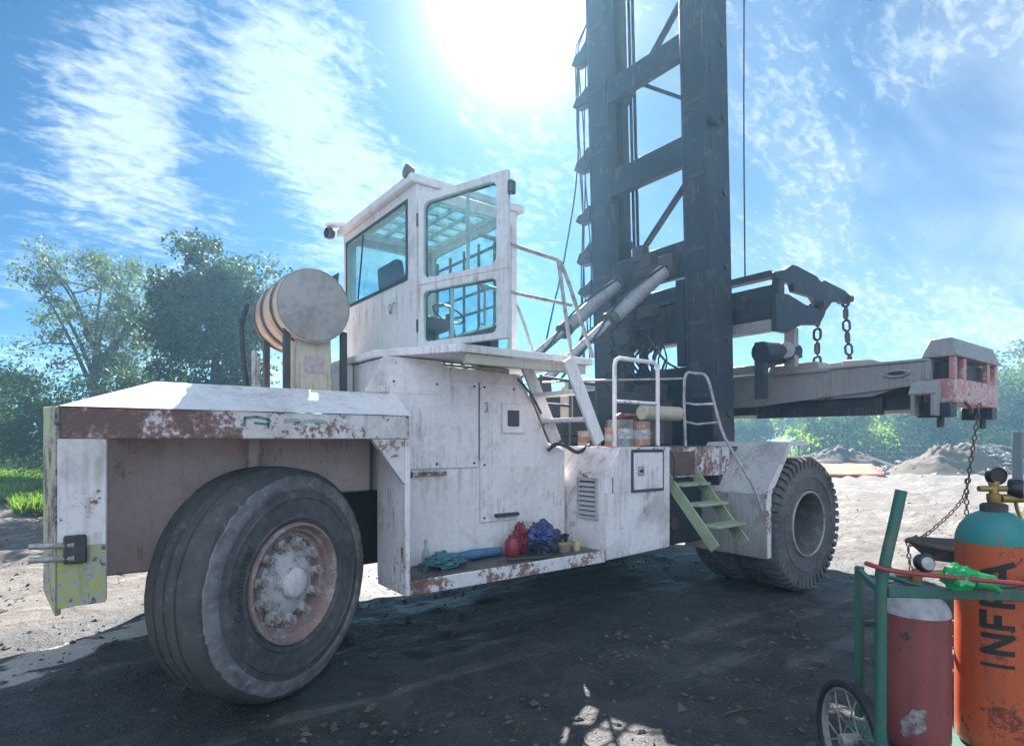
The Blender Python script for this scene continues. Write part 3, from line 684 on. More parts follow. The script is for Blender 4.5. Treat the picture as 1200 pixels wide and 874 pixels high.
# --- front platform
part(MB().box(4.975, 6.9, 4.0, 7.7, 1.60, 1.652), 'platform', 'oily_floor')
part(MB().box(3.40, 4.974, 4.955, 7.7, 1.58, 1.63), 'platform', 'oily_floor')
part(MB().box(4.975, 6.2, YF + 0.1, YF + 0.13, 1.32, 1.652), 'platform_edge', 'chipped_paint', bevel=0.005)
part(MB().box(5.03, 5.50, YF + 0.075, YF + 0.098, 1.34, 1.60), 'riser_panel', 'rusty_steel', bevel=0.004)
part(MB().box(5.0, 6.0, 4.2, 4.9, 0.55, 1.3), 'side_tank', 'grease', bevel=0.02)
for (x, z) in ((5.25, 0.82), (5.12, 1.02)): part(MB().cyl((x, 4.195, z), (x, 4.05, z), 0.085, 0.07, n=14), 'hydraulic_fitting', 'rusty_steel', bevel=0.008)
# --- boarding steps
def step_z(y): return 1.27 - (3.92 - y) * 0.90
for x0 in (5.03, 5.545):
    part(MB().bar((x0, 4.02, 1.36), (x0, 3.40, 0.66), 0.022, 0.12, up=(0, 0, 1)), 'step_stringer', 'tread_green', bevel=0.004)
for (y, z) in ((3.90, 1.27), (3.69, 1.08), (3.48, 0.885)):
    part(MB().box(5.045, 5.53, y - 0.11, y + 0.09, z - 0.03, z), 'step_tread', 'tread_green', bevel=0.006)
part(MB().tube([(5.50, 4.1, 1.66), (5.48, 4.1, 2.40), (5.62, 4.06, 2.47), (5.68, 3.95, 2.42), (5.70, 3.86, 2.1), (5.72, 3.75, 1.75), (5.78, 3.46, 1.25), (5.8, 3.36, 0.98)], 0.016, smooth=4), 'stair_handrail', 'rail_metal')
part(MB().tube([(5.48, 4.1, 2.14), (5.60, 4.04, 2.12), (5.69, 3.88, 2.12)], 0.012), 'stair_handrail', 'rail_metal')
part(MB().tube([(5.48, 4.1, 1.93), (5.60, 4.02, 1.9), (5.71, 3.83, 1.92)], 0.012), 'stair_handrail', 'rail_metal')
part(MB().tube([(5.5, 4.1, 2.41), (4.6, 4.95, 2.40), (3.85, 5.6, 2.35)], 0.011), 'guard_wire', 'rail_metal')
part(MB().tube([(4.21, 3.96, 1.66), (4.21, 3.96, 2.45), (4.23, 3.96, 2.50), (4.28, 3.96, 2.52), (4.78, 3.96, 2.52), (4.83, 3.96, 2.50), (4.85, 3.96, 2.45), (4.85, 3.96, 1.66)], 0.021, n=10), 'platform_handrail', 'white_paint')
part(MB().tube([(4.22, 3.96, 2.10), (4.84, 3.96, 2.10)], 0.016), 'handrail_crossbar', 'white_paint')
# --- front fender wrapping the back of the front wheel
for nm, poly, mt in (('front_fender_top', [(6.42, 1.70), (6.78, 1.71), (6.78, 1.685), (6.41, 1.675)], 'fender_grey'), ('front_fender_slope', [(5.93, 1.14), (6.42, 1.70), (6.41, 1.675), (5.955, 1.13)], 'fender_grey'), ('front_fender_apron', [(5.93, 1.137), (5.955, 1.127), (5.985, 0.45), (5.96, 0.45)], 'fender_grey')):
    part(MB().prism(poly, 'y', 3.40, 4.45), nm, mt)
part(MB().prism([(5.95, 0.46), (5.92, 1.14), (6.42, 1.71), (6.8, 1.72), (6.8, 1.66), (6.45, 1.66), (6.02, 1.13), (6.02, 0.46)], 'y', 3.385, 3.399), 'front_fender_lip', 'chipped_paint', bevel=0.003)
part(MB().box(5.985, 6.05, 4.0, 5.0, 0.5, 1.6), 'fender_backing', 'dark_steel')
# --- upper platform round the cab, ladder and rails
part(MB().prism([(2.02, 4.60), (2.44, YF), (3.86, YF), (3.86, 4.9), (3.4, 5.6), (2.02, 5.6)], 'z', 2.412, 2.475), 'cab_platform', 'white_clean', bevel=0.006)
part(MB().box(2.50, 3.80, YF + 0.03, YF + 0.09, 2.33, 2.411), 'platform_beam', 'cream_paint', bevel=0.004)
part(MB().prism([(2.02, 2.40), (1.85, 2.11), (2.55, 2.11), (2.55, 2.40)], 'y', 4.40, 4.4185), 'platform_side_plate', 'white_paint')
part(MB().bar((3.46, 3.80, 2.43), (3.84, 3.80, 1.70), 0.03, 0.13), 'ladder_stringer', 'white_clean', bevel=0.004)
part(MB().bar((3.46, 4.39, 2.43), (3.84, 4.39, 1.70), 0.03, 0.13), 'ladder_stringer', 'white_clean', bevel=0.004)
for (x, z) in ((3.60, 2.15), (3.73, 1.91)):
    part(MB().box(x - 0.09, x + 0.09, 3.816, 4.374, z - 0.018, z + 0.018), 'ladder_tread', 'white_paint', bevel=0.005)
part(MB().tube([(2.62, 3.93, 3.37), (3.42, 3.93, 3.32), (3.49, 3.93, 3.30), (3.56, 3.90, 3.12), (3.84, 3.88, 2.48)], 0.018, n=10), 'cab_handrail', 'rail_metal')
part(MB().tube([(2.62, 3.93, 2.96), (3.62, 3.93, 2.94)], 0.016, n=10), 'cab_handrail', 'rail_metal')
part(MB().tube([(3.46, 3.93, 3.31), (3.62, 3.93, 2.48)], 0.018, n=10), 'rail_post', 'rail_metal')
part(MB().tube([(3.36, 4.6, 3.02), (3.42, 4.6, 3.08), (3.52, 4.58, 3.0), (3.72, 4.55, 2.48)], 0.016, n=8, smooth=3), 'rail_post', 'rail_metal')
part(MB().tube([(3.36, 4.6, 3.02), (3.55, 4.6, 2.48)], 0.016, n=8), 'rail_post', 'rail_metal')

# --- cab
cab = bpy.data.objects.new('cab', None); COL.objects.link(cab); place(cab, (2.85, 5.2, 2.48), Hn)
X0, X1, Y0, Y1, Z0, Z1 = 2.30, 3.36, 4.40, 6.02, 2.476, 3.86
part(MB().ring(lambda s, t, d: (d, s, t), (Y0, Y1, Z0, Z1), (4.56, 5.93, 3.10, 3.76), 0.05, X0, X0 + 0.05), 'rear_wall', 'cab_paint', cab, bevel=0.004)
part(MB().ring(lambda s, t, d: (d, s, t), (4.545, 5.945, 3.085, 3.775), (4.575, 5.915, 3.115, 3.745), 0.05, X0 - 0.008, X0 - 0.001), 'window_seal', 'black_hose', cab)
part(MB().box(X0 + 0.015, X0 + 0.022, 4.56, 5.93, 3.10, 3.76), 'window_pane', 'cab_glass', cab)
part(MB().tube([(X0 - 0.012, 5.6, 3.12), (X0 - 0.02, 5.45, 3.72)], 0.008), 'wiper', 'black_hose', cab)
part(MB().tube([(X0 - 0.01, 4.86, 2.93), (X0 - 0.03, 4.86, 2.92), (X0 - 0.03, 4.82, 2.84), (X0 - 0.03, 4.78, 2.92), (X0 - 0.01, 4.78, 2.93)], 0.008, smooth=3), 'grab_ring', 'rail_metal', cab)
part(MB().ring(lambda s, t, d: (s, d, t), (X0 + 0.051, X1, Z0, Z1), (X0 + 0.10, X1 - 0.06, Z0 + 0.04, Z1 - 0.10), 0.06, Y0, Y0 + 0.045), 'door_frame', 'cab_paint', cab, bevel=0.004)
part(MB().ring(lambda s, t, d: (s, d, t), (X0 + 0.051, X1, Z0, Z1), (X0 + 0.12, X1 - 0.08, 2.72, Z1 - 0.07), 0.05, Y1 - 0.045, Y1), 'far_wall', 'cab_paint', cab)
part(MB().box(X0 + 0.12, X1 - 0.08, Y1 - 0.025, Y1 - 0.018, 2.72, Z1 - 0.07), 'window_pane', 'cab_glass', cab)
part(MB().ring(lambda s, t, d: (d, s, t), (Y0 + 0.046, Y1 - 0.046, Z0, Z1), (Y0 + 0.09, Y1 - 0.09, 2.58, Z1 - 0.06), 0.05, X1 - 0.045, X1), 'front_wall', 'cab_paint', cab)
part(MB().box(X1 - 0.02, X1 - 0.014, Y0 + 0.09, Y1 - 0.09, 2.58, Z1 - 0.06), 'window_pane', 'cab_glass', cab)
gr = MB()
for k in range(6): gr.bar((X1 + 0.012, Y0 + 0.1 + k * 0.284, 2.74), (X1 + 0.012, Y0 + 0.1 + k * 0.284, 3.74), 0.022)
for k in range(5): gr.bar((X1 + 0.036, Y0 + 0.1, 2.86 + k * 0.2), (X1 + 0.036, Y1 - 0.1, 2.86 + k * 0.2), 0.022)
part(gr, 'window_guard', 'dark_steel', cab)
roof = part(MB().ring(lambda q, t, d: (q, t, d), (X0 - 0.06, X1 + 0.07, Y0 - 0.03, Y1 + 0.05), (X0 + 0.22, X1 - 0.06, Y0 + 0.16, Y1 - 0.16), 0.05, Z1 + 0.002, Z1 + 0.07), 'roof', 'cab_paint', cab, bevel=0.012, seg=2)
part(MB().box(X0 + 0.22, X1 - 0.06, Y0 + 0.16, Y1 - 0.16, Z1 + 0.02, Z1 + 0.028), 'roof_pane', 'cab_glass', cab)
for k in range(6): part(MB().bar((X0 + 0.20, Y0 + 0.25 + k * 0.22, Z1 + 0.09), (X1 - 0.04, Y0 + 0.25 + k * 0.22, Z1 + 0.09), 0.05, 0.035), 'roof_bar', 'cab_paint', cab)
for k in range(3): part(MB().bar((X0 + 0.42 + k * 0.2, Y0 + 0.14, Z1 + 0.055), (X0 + 0.42 + k * 0.2, Y1 - 0.14, Z1 + 0.055), 0.04, 0.03), 'roof_bar', 'cab_paint', cab)
seat = MB().box(2.55, 2.98, 5.0, 5.5, 2.78, 2.92); seat.hexa([(2.47, 5.0, 2.92), (2.58, 5.0, 2.92), (2.58, 5.5, 2.92), (2.47, 5.5, 2.92), (2.42, 5.03, 3.42), (2.50, 5.03, 3.42), (2.50, 5.47, 3.42), (2.42, 5.47, 3.42)])
seat.box(2.62, 2.9, 5.1, 5.4, 2.478, 2.78)
part(seat, 'driver_seat', 'seat_black', cab, bevel=0.03, seg=2)
part(MB().lathe((3.12, 5.25, 3.02), (0.45, 0, 0.9), [(0.17, -0.012), (0.185, 0), (0.17, 0.012), (0.155, 0)], 24, closed=True), 'steering_wheel', 'black_plastic', cab)
part(MB().cyl((3.24, 5.25, 2.48), (3.12, 5.25, 3.02), 0.035, n=10), 'steering_column', 'black_plastic', cab)
part(MB().hexa([(3.20, 4.62, 2.478), (3.31, 4.62, 2.478), (3.31, 5.9, 2.478), (3.20, 5.9, 2.478), (3.22, 4.62, 2.80), (3.31, 4.62, 2.86), (3.31, 5.9, 2.86), (3.22, 5.9, 2.80)]), 'dashboard', 'black_plastic', cab, bevel=0.01)
# the open door, hinged at the rear near corner and swung out about 71 degrees
da = R(-71); dh = Vector((X0 + 0.02, Y0 - 0.03, 0)); dd = Vector((math.cos(da), math.sin(da), 0)); dn = Vector((-dd.y, dd.x, 0))
def DM(s, t, d): p = dh + dd * s + dn * d; return (p.x, p.y, t)
door = part(MB().ring(DM, (0.0, 0.90, 3.0, 3.735), (0.055, 0.795, 3.05, 3.675), 0.06, -0.02, 0.02), 'door', 'cab_paint', cab, bevel=0.004)
part(MB().ring(DM, (0.0, 0.90, 2.48, 2.998), (0.055, 0.795, 2.53, 2.945), 0.05, -0.02, 0.02), 'lower_door', 'cab_paint', cab, bevel=0.004)
for zz in ((3.05, 3.675), (2.53, 2.945)):
    part(MB().hexa([DM(0.055, zz[0], -.003), DM(0.795, zz[0], -.003), DM(0.795, zz[0], .003), DM(0.055, zz[0], .003), DM(0.055, zz[1], -.003), DM(0.795, zz[1], -.003), DM(0.795, zz[1], .003), DM(0.055, zz[1], .003)]), 'door_pane', 'cab_glass', cab)
    part(MB().ring(DM, (0.043, 0.807, zz[0] - .012, zz[1] + .012), (0.067, 0.783, zz[0] + .012, zz[1] - .012), 0.05, 0.021, 0.028), 'door_seal', 'black_hose', cab)
part(MB().bar(DM(0.34, 2.54, 0.0125), DM(0.34, 2.94, 0.0125), 0.03, 0.014, up=tuple(dn)), 'door_mullion', 'cab_paint', cab)
part(MB().bar(DM(0.50, 3.06, 0.0125), DM(0.50, 3.66, 0.0125), 0.024, 0.014, up=tuple(dn)), 'door_mullion', 'cab_paint', cab)
part(MB().hexa([DM(0.90, 3.55, -.03), DM(0.945, 3.55, -.03), DM(0.945, 3.55, .03), DM(0.90, 3.55, .03), DM(0.90, 3.65, -.03), DM(0.945, 3.65, -.03), DM(0.945, 3.65, .03), DM(0.90, 3.65, .03)]), 'door_latch', 'dark_steel', cab, bevel=0.008)
for z in (2.62, 3.5): part(MB().cyl((dh.x - 0.012, dh.y + 0.006, z), (dh.x - 0.012, dh.y + 0.006, z + 0.1), 0.016, n=8), 'door_hinge', 'dark_steel', cab)
part(MB().tube([DM(0.62, 2.62, 0.03), DM(0.62, 2.62, 0.07), DM(0.62, 2.9, 0.07), DM(0.62, 2.9, 0.03)], 0.01), 'door_handle', 'rail_metal', cab)
# lamps on the roof edge
lamp = part(MB().lathe((2.25, 4.46, 3.965), (-1, 0, 0.1), [(0.01, -0.07), (0.045, -0.05), (0.058, 0.0), (0.056, 0.018), (0.03, 0.024), (0.0, 0.025)], 20), 'work_lamp', 'rim_dark', cab)
part(MB().cyl((2.26, 4.46, 3.92), (2.26, 4.46, 3.945), 0.014, n=8), 'lamp_stem', 'dark_steel', cab)
part(MB().bar((2.28, 5.86, 3.93), (2.14, 6.06, 3.96), 0.09, 0.03), 'lamp_bracket', 'cab_paint', cab, bevel=0.008)
part(MB().lathe((2.15, 6.03, 3.87), (-1, -0.3, 0), [(0.02, -0.06), (0.05, -0.04), (0.062, 0.0), (0.06, 0.025), (0.045, 0.03)], 20), 'work_lamp', 'dark_steel', cab)

# --- tank on its stand behind the cab
tc = Vector((1.62, 4.90, 2.84))
tank = part(MB().lathe(tc, (0, 1, 0), [(0.0, 0.012), (0.27, 0.008), (0.292, 0.014), (0.300, 0.0), (0.308, 0.004), (0.308, 0.04), (0.300, 0.05), (0.300, 0.25), (0.307, 0.255), (0.307, 0.275), (0.300, 0.28), (0.300, 0.52), (0.307, 0.525), (0.307, 0.545), (0.300, 0.55), (0.300, 0.75), (0.26, 0.78), (0.0, 0.8)], 56), 'tank', 'drum_side')
part(MB().lathe(tc, (0, 1, 0), [(0.0, -0.002), (0.15, 0.0), (0.28, -0.004), (0.294, -0.002), (0.296, 0.01)], 56), 'tank_end', 'drum_metal', tank)
for y in (5.05, 5.35, 5.6): part(MB().lathe((tc.x, y, tc.z), (0, 1, 0), [(0.309, -0.02), (0.315, -0.018), (0.315, 0.018), (0.309, 0.02)], 48, closed=True), 'tank_strap', 'rusty_steel', tank)
part(MB().prism([(1.80, 3.08), (1.86, 3.05), (1.87, 3.18), (1.80, 3.13)], 'y', 5.0, 5.02), 'tank_lug', 'dark_steel', tank)
part(MB().prism([(1.49, 2.122), (1.80, 2.122), (1.79, 2.60), (1.63, 2.545), (1.50, 2.59)], 'y', 4.98, 5.3), 'tank_cradle', 'cream_paint', bevel=0.006)
part(MB().box(1.57, 1.73, 4.974, 4.979, 2.29, 2.43), 'faded_label', 'pink_label')
for (x, y) in ((1.42, 4.98), (1.90, 4.98), (1.42, 5.6), (1.90, 5.6)): part(MB().box(x - 0.025, x + 0.025, y - 0.03, y + 0.03, 2.10, 2.66), 'tank_leg', 'dark_steel', bevel=0.004)
for (x, y, z) in ((1.20, 5.1, 2.45), (1.27, 5.3, 2.4)): part(MB().cyl((x, y, 2.1), (x, y, z), 0.022, n=8), 'rear_stanchion', 'rail_metal')
part(MB().tube([(1.24, 5.5, 2.9), (1.17, 5.4, 2.7), (1.16, 5.3, 2.4), (1.2, 5.3, 2.1)], 0.02, smooth=4), 'tank_hose', 'black_hose')
part(MB().box(1.72, 2.04, 5.1, 5.7, 2.122, 2.40), 'hood_box', 'cab_paint', bevel=0.01)

# --- mast (leans back a little: tall uprights, cross members, diagonal braces)
def ML(p): return Vector((p.x - 0.035 * (p.z - 4.5), p.y, p.z))
mast = bpy.data.objects.new('mast', None); COL.objects.link(mast); place(mast, (7.3, CY, 0.3), Hn)
def upright(y0, y1, inner):
    y_in, y_out = (y1, y0) if inner > 0 else (y0, y1)
    s = 1 if inner > 0 else -1
    prof = [(7.0, y_out), (7.50, y_out), (7.50, y_in), (7.44, y_in), (7.44, y_out + s * 0.12), (7.28, y_out + s * 0.12), (7.28, y_in - s * .03), (7.22, y_in - s * .03), (7.22, y_in), (7.0, y_in)]
    m = MB().prism(prof, 'z', 0.25, 10.4).map(ML)
    return part(m, 'mast_upright', 'mast_paint', mast, bevel=0.006)
upright(4.82, 5.24, 1); upright(6.68, 7.08, -1)
for y0 in (5.10, 6.60):                                                    # inner sliding rails
    part(MB().box(7.29, 7.43, y0, y0 + 0.22, 0.4, 10.2).map(ML), 'inner_rail', 'grease', mast)
for (z0, z1) in ((7.15, 7.50), (5.64, 6.05), (4.08, 4.58), (9.3, 9.65), (0.5, 0.9)):
    part(MB().box(7.02, 7.14, 5.241, 6.679, z0, z1).map(ML), 'cross_beam', 'mast_paint', mast, bevel=0.008)
for a, b in (((6.67, 7.14), (5.3, 8.35)), ((6.35, 7.45), (5.3, 6.66)), ((6.38, 4.70), (5.3, 5.66)), ((6.67, 5.08), (6.36, 4.70)), ((6.67, 9.3), (5.3, 8.4)), ((6.67, 5.9), (5.9, 5.1))):
    if b == (5.9, 5.1): continue
    part(MB().bar((7.36, a[0], a[1]), (7.36, b[0], b[1]), 0.05, 0.09, up=(1, 0, 0)).map(ML), 'brace', 'mast_paint', mast)
# carriage back plates and hoist cylinders between the uprights
part(MB().box(7.16, 7.22, 5.3, 6.62, 3.18, 4.0).map(ML), 'carriage_plate', 'mast_paint', mast, bevel=0.01)
part(MB().box(7.16, 7.24, 5.3, 6.62, 1.15, 2.80).map(ML), 'carriage_plate', 'mast_paint', mast, bevel=0.01)
part(MB().box(7.05, 7.159, 5.3, 5.45, 2.8, 4.05).map(ML), 'plate_rib', 'mast_paint', mast, bevel=0.006)
part(MB().box(7.05, 7.159, 6.35, 6.6, 2.6, 4.05).map(ML), 'plate_rib', 'mast_paint', mast, bevel=0.006)
for z in (3.75, 3.45, 2.6, 2.2): part(MB().box(7.10, 7.159, 5.46, 6.34, z, z + 0.05).map(ML), 'plate_rib', 'mast_paint', mast)
part(MB().cyl((7.32, 5.62, 0.4), (7.32, 5.62, 2.78), 0.09, n=14).map(ML), 'hoist_cylinder', 'dark_steel', mast)
part(MB().cyl((7.32, 6.3, 0.4), (7.32, 6.3, 4.05), 0.075, n=14).map(ML), 'hoist_cylinder', 'dark_steel', mast)
for k in range(5):
    part(MB().tube([(7.04, 5.7 + .1 * k, 2.75), (6.9 - .03 * k, 5.72 + .09 * k, 2.95 + .02 * (k % 3)), (6.95, 5.6 + .13 * k, 3.1), (7.1, 5.65 + .12 * k, 3.3)], 0.018, smooth=4), 'hydraulic_hose', 'black_hose', mast)
part(MB().cyl((6.98, 5.5, 4.25), (6.98, 6.1, 4.25), 0.10, n=16), 'valve_block', 'dark_steel', mast, bevel=0.01)
part(MB().box(6.88, 7.0, 5.75, 6.05, 4.3, 4.5), 'valve_block', 'dark_steel', mast, bevel=0.01)
# hose guides on the far upright's outer edge and the hoses that run through them
for z, s in ((8.05, 1.5), (7.35, 1.3), (6.28, 1.7), (5.42, 1.2), (4.72, 1.7), (4.2, 1.1), (3.4, 1.2)):
    part(MB().prism([(7.08, z - .03), (7.08, z + 0.19 * s), (7.22, z + 0.12 * s), (7.34, z + 0.11 * s), (7.42, z + 0.04), (7.32, z - 0.03)], 'x', 6.95, 7.1).map(ML), 'hose_guide', 'mast_paint', mast, bevel=0.008)
for k, (dy, dx) in enumerate(((0.20, 0.02), (0.25, -0.01), (0.29, 0.03), (0.15, 0.05))):
    pts = [(7.02 + dx, 7.08 + dy + 0.05 * math.sin(z * 1.7 + k), z) for z in np.linspace(3.1, 8.4, 14)] + [(7.05, 7.1, 8.7)]
    part(MB().tube(pts, 0.012, n=6).map(ML), 'mast_hose', 'black_hose', mast)
part(MB().tube([ML(Vector((7.0, 7.3, 8.0))), (7.0, 7.45, 6.4), (6.8, 7.55, 4.9), (6.4, 7.4, 3.9), (6.0, 7.2, 3.0)], 0.014, n=6, smooth=6), 'mast_hose', 'black_hose', mast)
part(MB().box(6.99, 7.2, 4.74, 4.819, 6.05, 6.2).map(ML), 'lift_lug', 'mast_paint', mast, bevel=0.01)
part(MB().tube([(7.72, 4.74, 10.2), (7.66, 4.72, 6.5), (7.66, 4.70, 3.95)], 0.012, n=6, smooth=4), 'hoist_wire', 'black_hose', mast)
for (y0, y1) in ((4.82, 5.24), (6.68, 7.08)):
    for (a_, b_) in ((y0 + 0.005, y0 + 0.05), (y1 - 0.05, y1 - 0.005)): part(MB().box(6.982, 6.9985, a_, b_, 0.4, 10.3).map(ML), 'flange_strip', 'mast_paint', mast, bevel=0.003)
    for k in range(9): part(MB().box(6.985, 6.9985, y0 + 0.055, y1 - 0.055, 1.3 + k * 1.02, 1.36 + k * 1.02).map(ML), 'weld_plate', 'dark_steel', mast, bevel=0.003)
for k in range(8):
    part(MB().box(7.06, 7.13, 4.80, 4.819, 1.6 + 1.03 * k, 1.78 + 1.03 * k).map(ML), 'side_bracket', 'dark_steel', mast, bevel=0.004)
    part(MB().cyl((7.36, 4.79, 2.1 + 1.03 * k), (7.36, 4.819, 2.1 + 1.03 * k), 0.05, n=12).map(ML), 'roller_boss', 'dark_steel', mast, bevel=0.004)
for y in (5.42, 5.50, 6.42, 6.50): part(MB().box(7.40, 7.425, y, y + 0.045, 3.9, 10.2).map(ML), 'lift_chain', 'grease', mast)
rh = random.Random(17)
for k in range(16):
    y = rh.uniform(5.3, 6.6); z = rh.uniform(2.0, 3.4); pts_ = [(6.98, y, z)]
    for j in range(3): y += rh.uniform(-.35, .35); z += rh.uniform(.05, .5); pts_.append((rh.uniform(6.72, 6.98), min(6.6, max(5.3, y)), z))
    part(MB().tube(pts_, rh.uniform(.012, .024), n=6, smooth=5), 'hydraulic_hose', 'black_hose', mast)
for (y, z, w_, h_) in ((5.35, 4.1, .25, .3), (5.7, 3.55, .3, .18), (6.15, 3.2, .35, .25), (5.55, 2.3, .5, .25), (6.25, 2.45, .3, .3), (5.9, 4.42, .2, .24)):
    part(MB().box(6.86, 7.03, y, y + w_, z, z + h_), 'valve_block', 'dark_steel', mast, bevel=0.012)
# --- tilt cylinders from chassis up to the mast
for y, z_off in ((5.50, 0.0), (6.42, 0.0)):
    a = Vector((4.55, y, 2.40)); b = Vector((7.02, y, 4.28)); d = (b - a)
    cyl_ = part(MB().cyl(a + d * 0.50, a + d * 0.93, 0.105, n=20), 'tilt_cylinder', 'cylinder_barrel', bevel=0.006)
    part(MB().cyl(a + d * 0.475, a + d * 0.515, 0.12, n=20), 'gland_collar', 'dark_steel', cyl_, bevel=0.006)
    part(MB().cyl(a, a + d * 0.48, 0.062, n=16), 'piston_rod', 'chrome_rod', cyl_)
    part(MB().cyl(b + Vector((0, -0.10, 0)) - d * 0.03, b + Vector((0, 0.10, 0)) - d * 0.03, 0.10, n=16), 'clevis', 'dark_steel', cyl_, bevel=0.01)
    part(MB().tube([a + d * 0.93 + Vector((0, -0.06, 0.09)), a + d * 0.7 + Vector((0, -0.05, 0.17)), a + d * 0.5 + Vector((0, -0.06, 0.15)), a + d * 0.35 + Vector((0, -0.07, 0.0)), a + d * 0.1 + Vector((0, -0.05, -0.15))], 0.016, smooth=5), 'cylinder_hose', 'black_hose', cyl_)
    part(MB().prism([(4.35, 1.66), (4.75, 1.66), (4.65, 2.48), (4.48, 2.48)], 'y', y - 0.09, y + 0.09), 'cylinder_anchor', 'dark_steel', bevel=0.01)
# filters and pipes standing on the platform under the ladder
part(MB().lathe((4.62, 5.10, 1.95), (0, 0, 1), [(0.0, 0), (0.07, 0.0), (0.075, 0.02), (0.075, 0.34), (0.06, 0.38), (0.025, 0.40), (0.025, 0.45), (0, 0.45)], 20), 'filter_canister', 'cream_paint')
for (p, q) in (((3.9, 4.7, 1.66), (3.9, 4.7, 2.4)), ((4.4, 4.8, 1.66), (4.4, 4.8, 2.45)), ((3.9, 4.7, 2.1), (4.4, 4.8, 2.1)), ((3.9, 4.7, 2.38), (5.3, 5.2, 2.4)), ((3.95, 5.2, 1.75), (5.6, 5.6, 1.8)), ((3.7, 4.75, 1.95), (4.9, 5.0, 1.95))):
    part(MB().tube([p, q], 0.016), 'pipe', 'dark_steel')
part(MB().prism([(5.2, 1.66), (6.7, 1.66), (6.7, 2.25), (6.3, 2.35), (5.2, 2.34)], 'y', 5.2, 6.5), 'valve_housing', 'grease', bevel=0.02)
part(MB().box(5.3, 5.9, 4.7, 5.19, 1.66, 1.95), 'hydraulic_block', 'rusty_steel', bevel=0.02)
part(MB().cyl((5.4, 4.65, 2.05), (6.1, 4.65, 2.05), 0.09, n=14), 'accumulator', 'cream_paint', bevel=0.01)

# --- carriage reaching out in front of the mast
car = bpy.data.objects.new('carriage', None); COL.objects.link(car); place(car, (7.9, CY, 3.5), Hn)
for (z0, z1, x0, x1, mt) in ((3.95, 4.04, 7.62, 7.80, 'mast_paint'), (3.40, 3.86, 7.70, 7.86, 'mast_paint'), (3.24, 3.38, 7.66, 7.9, 'spreader_grey')):
    part(MB().box(x0, x1, 4.30, 7.4, z0, z1), 'carriage_beam', mt, car, bevel=0.01)
arm_top = [(7.62, 3.90), (7.62, 4.0), (7.84, 4.06), (8.02, 4.16), (8.16, 4.17), (8.72, 4.12), (8.86, 4.06), (8.98, 4.10), (9.60, 4.05), (9.80, 4.0), (9.84, 3.90), (9.76, 3.86), (9.40, 3.85), (9.20, 3.80), (9.02, 3.66), (8.80, 3.66), (8.62, 3.80), (8.10, 3.80), (8.04, 3.90)]
arm_low = [(7.62, 3.2), (7.62, 3.72), (7.95, 3.74), (8.4, 3.66), (8.80, 3.659), (9.02, 3.659), (8.96, 3.56), (8.82, 3.42), (8.3, 3.36), (7.9, 3.2)]
for y in (4.25, 7.42):
    part(MB().prism(arm_top, 'y', y - 0.045, y + 0.045), 'hook_arm', 'mast_paint', car, bevel=0.01)
    part(MB().prism(arm_low, 'y', y - 0.04, y + 0.04), 'lower_arm', 'mast_paint', car, bevel=0.01)
    part(MB().box(7.66, 7.80, y - 0.05, y + 0.05, 3.72, 3.90), 'arm_link', 'mast_paint', car)
for (y, x, z) in ((4.25, 8.84, 3.72), (4.25, 9.72, 3.92)):
    part(MB().cyl((x, y - 0.11, z), (x, y + 0.11, z), 0.05, n=14), 'chain_pin', 'dark_steel', car)
part(MB().cyl((8.1, 4.32, 3.0), (8.5, 4.9, 3.0), 0.12, n=16), 'rotator_cylinder', 'cylinder_barrel', car, bevel=0.01)
part(MB().cyl((7.7, 4.5, 2.95), (8.5, 4.4, 3.02), 0.15, 0.11, n=16), 'rotator_drum', 'mast_paint', car, bevel=0.01)
part(MB().box(8.30, 8.42, 4.32, 4.48, 2.78, 3.34), 'hanger_post', 'spreader_grey', car, bevel=0.008)
part(MB().box(7.72, 7.84, 4.45, 4.60, 2.3, 3.1), 'hanger_post', 'mast_paint', car, bevel=0.008)
part(MB().bar((7.8, 4.62, 2.74), (8.6, 4.40, 2.98), 0.09), 'link_bar', 'mast_paint', car)

# ------------------------------------------------------------------ spreader (hangs from the carriage: a thing of its own)
spr = thing('container_spreader', 'long grey container spreader with pink end frame hanging in front of the mast', 'spreader', (9.2, CY, 2.05))
def sp(mb, name, mat, parent=None, **k): return mb.build(name, mat, parent or spr, **k)
sp(MB().prism([(2.95, 2.44), (8.75, 2.44), (8.3, 2.30), (3.4, 2.30)], 'x', 8.52, 8.60), 'beam_web', 'spreader_grey', bevel=0.006)
sp(MB().prism([(2.72, 2.42), (2.72, 2.70), (8.9, 2.70), (8.9, 2.42), (6.6, 2.24), (5.0, 2.24)], 'x', 8.48, 8.519), 'side_girder', 'spreader_grey', bevel=0.006)
sp(MB().box(8.46, 10.05, 2.72, 8.98, 2.705, 2.74), 'top_plate', 'spreader_grey', bevel=0.006)
sp(MB().box(8.445, 8.459, 3.9, 8.0, 2.69, 2.72), 'girder_lip', 'spreader_grey')
for y in (3.55, 5.0): sp(MB().box(8.465, 8.479, y, y + 0.03, 2.32 if y > 4 else 2.42, 2.69), 'stiffener', 'spreader_grey')
sp(MB().prism([(2.72, 2.42), (2.72, 2.70), (8.9, 2.70), (8.9, 2.42), (6.6, 2.24), (5.0, 2.24)], 'x', 10.0, 10.04), 'side_girder', 'spreader_grey', bevel=0.006)
sp(MB().box(8.7, 9.8, 2.9, 8.8, 2.12, 2.30), 'telescopic_beam', 'mast_paint', bevel=0.01)
sp(MB().box(8.62, 8.69, 3.3, 5.1, 2.06, 2.42), 'inner_web', 'mast_paint', bevel=0.01)
sp(MB().box(8.60, 8.68, 5.6, 8.4, 2.06, 2.12), 'inner_web', 'mast_paint', bevel=0.006)
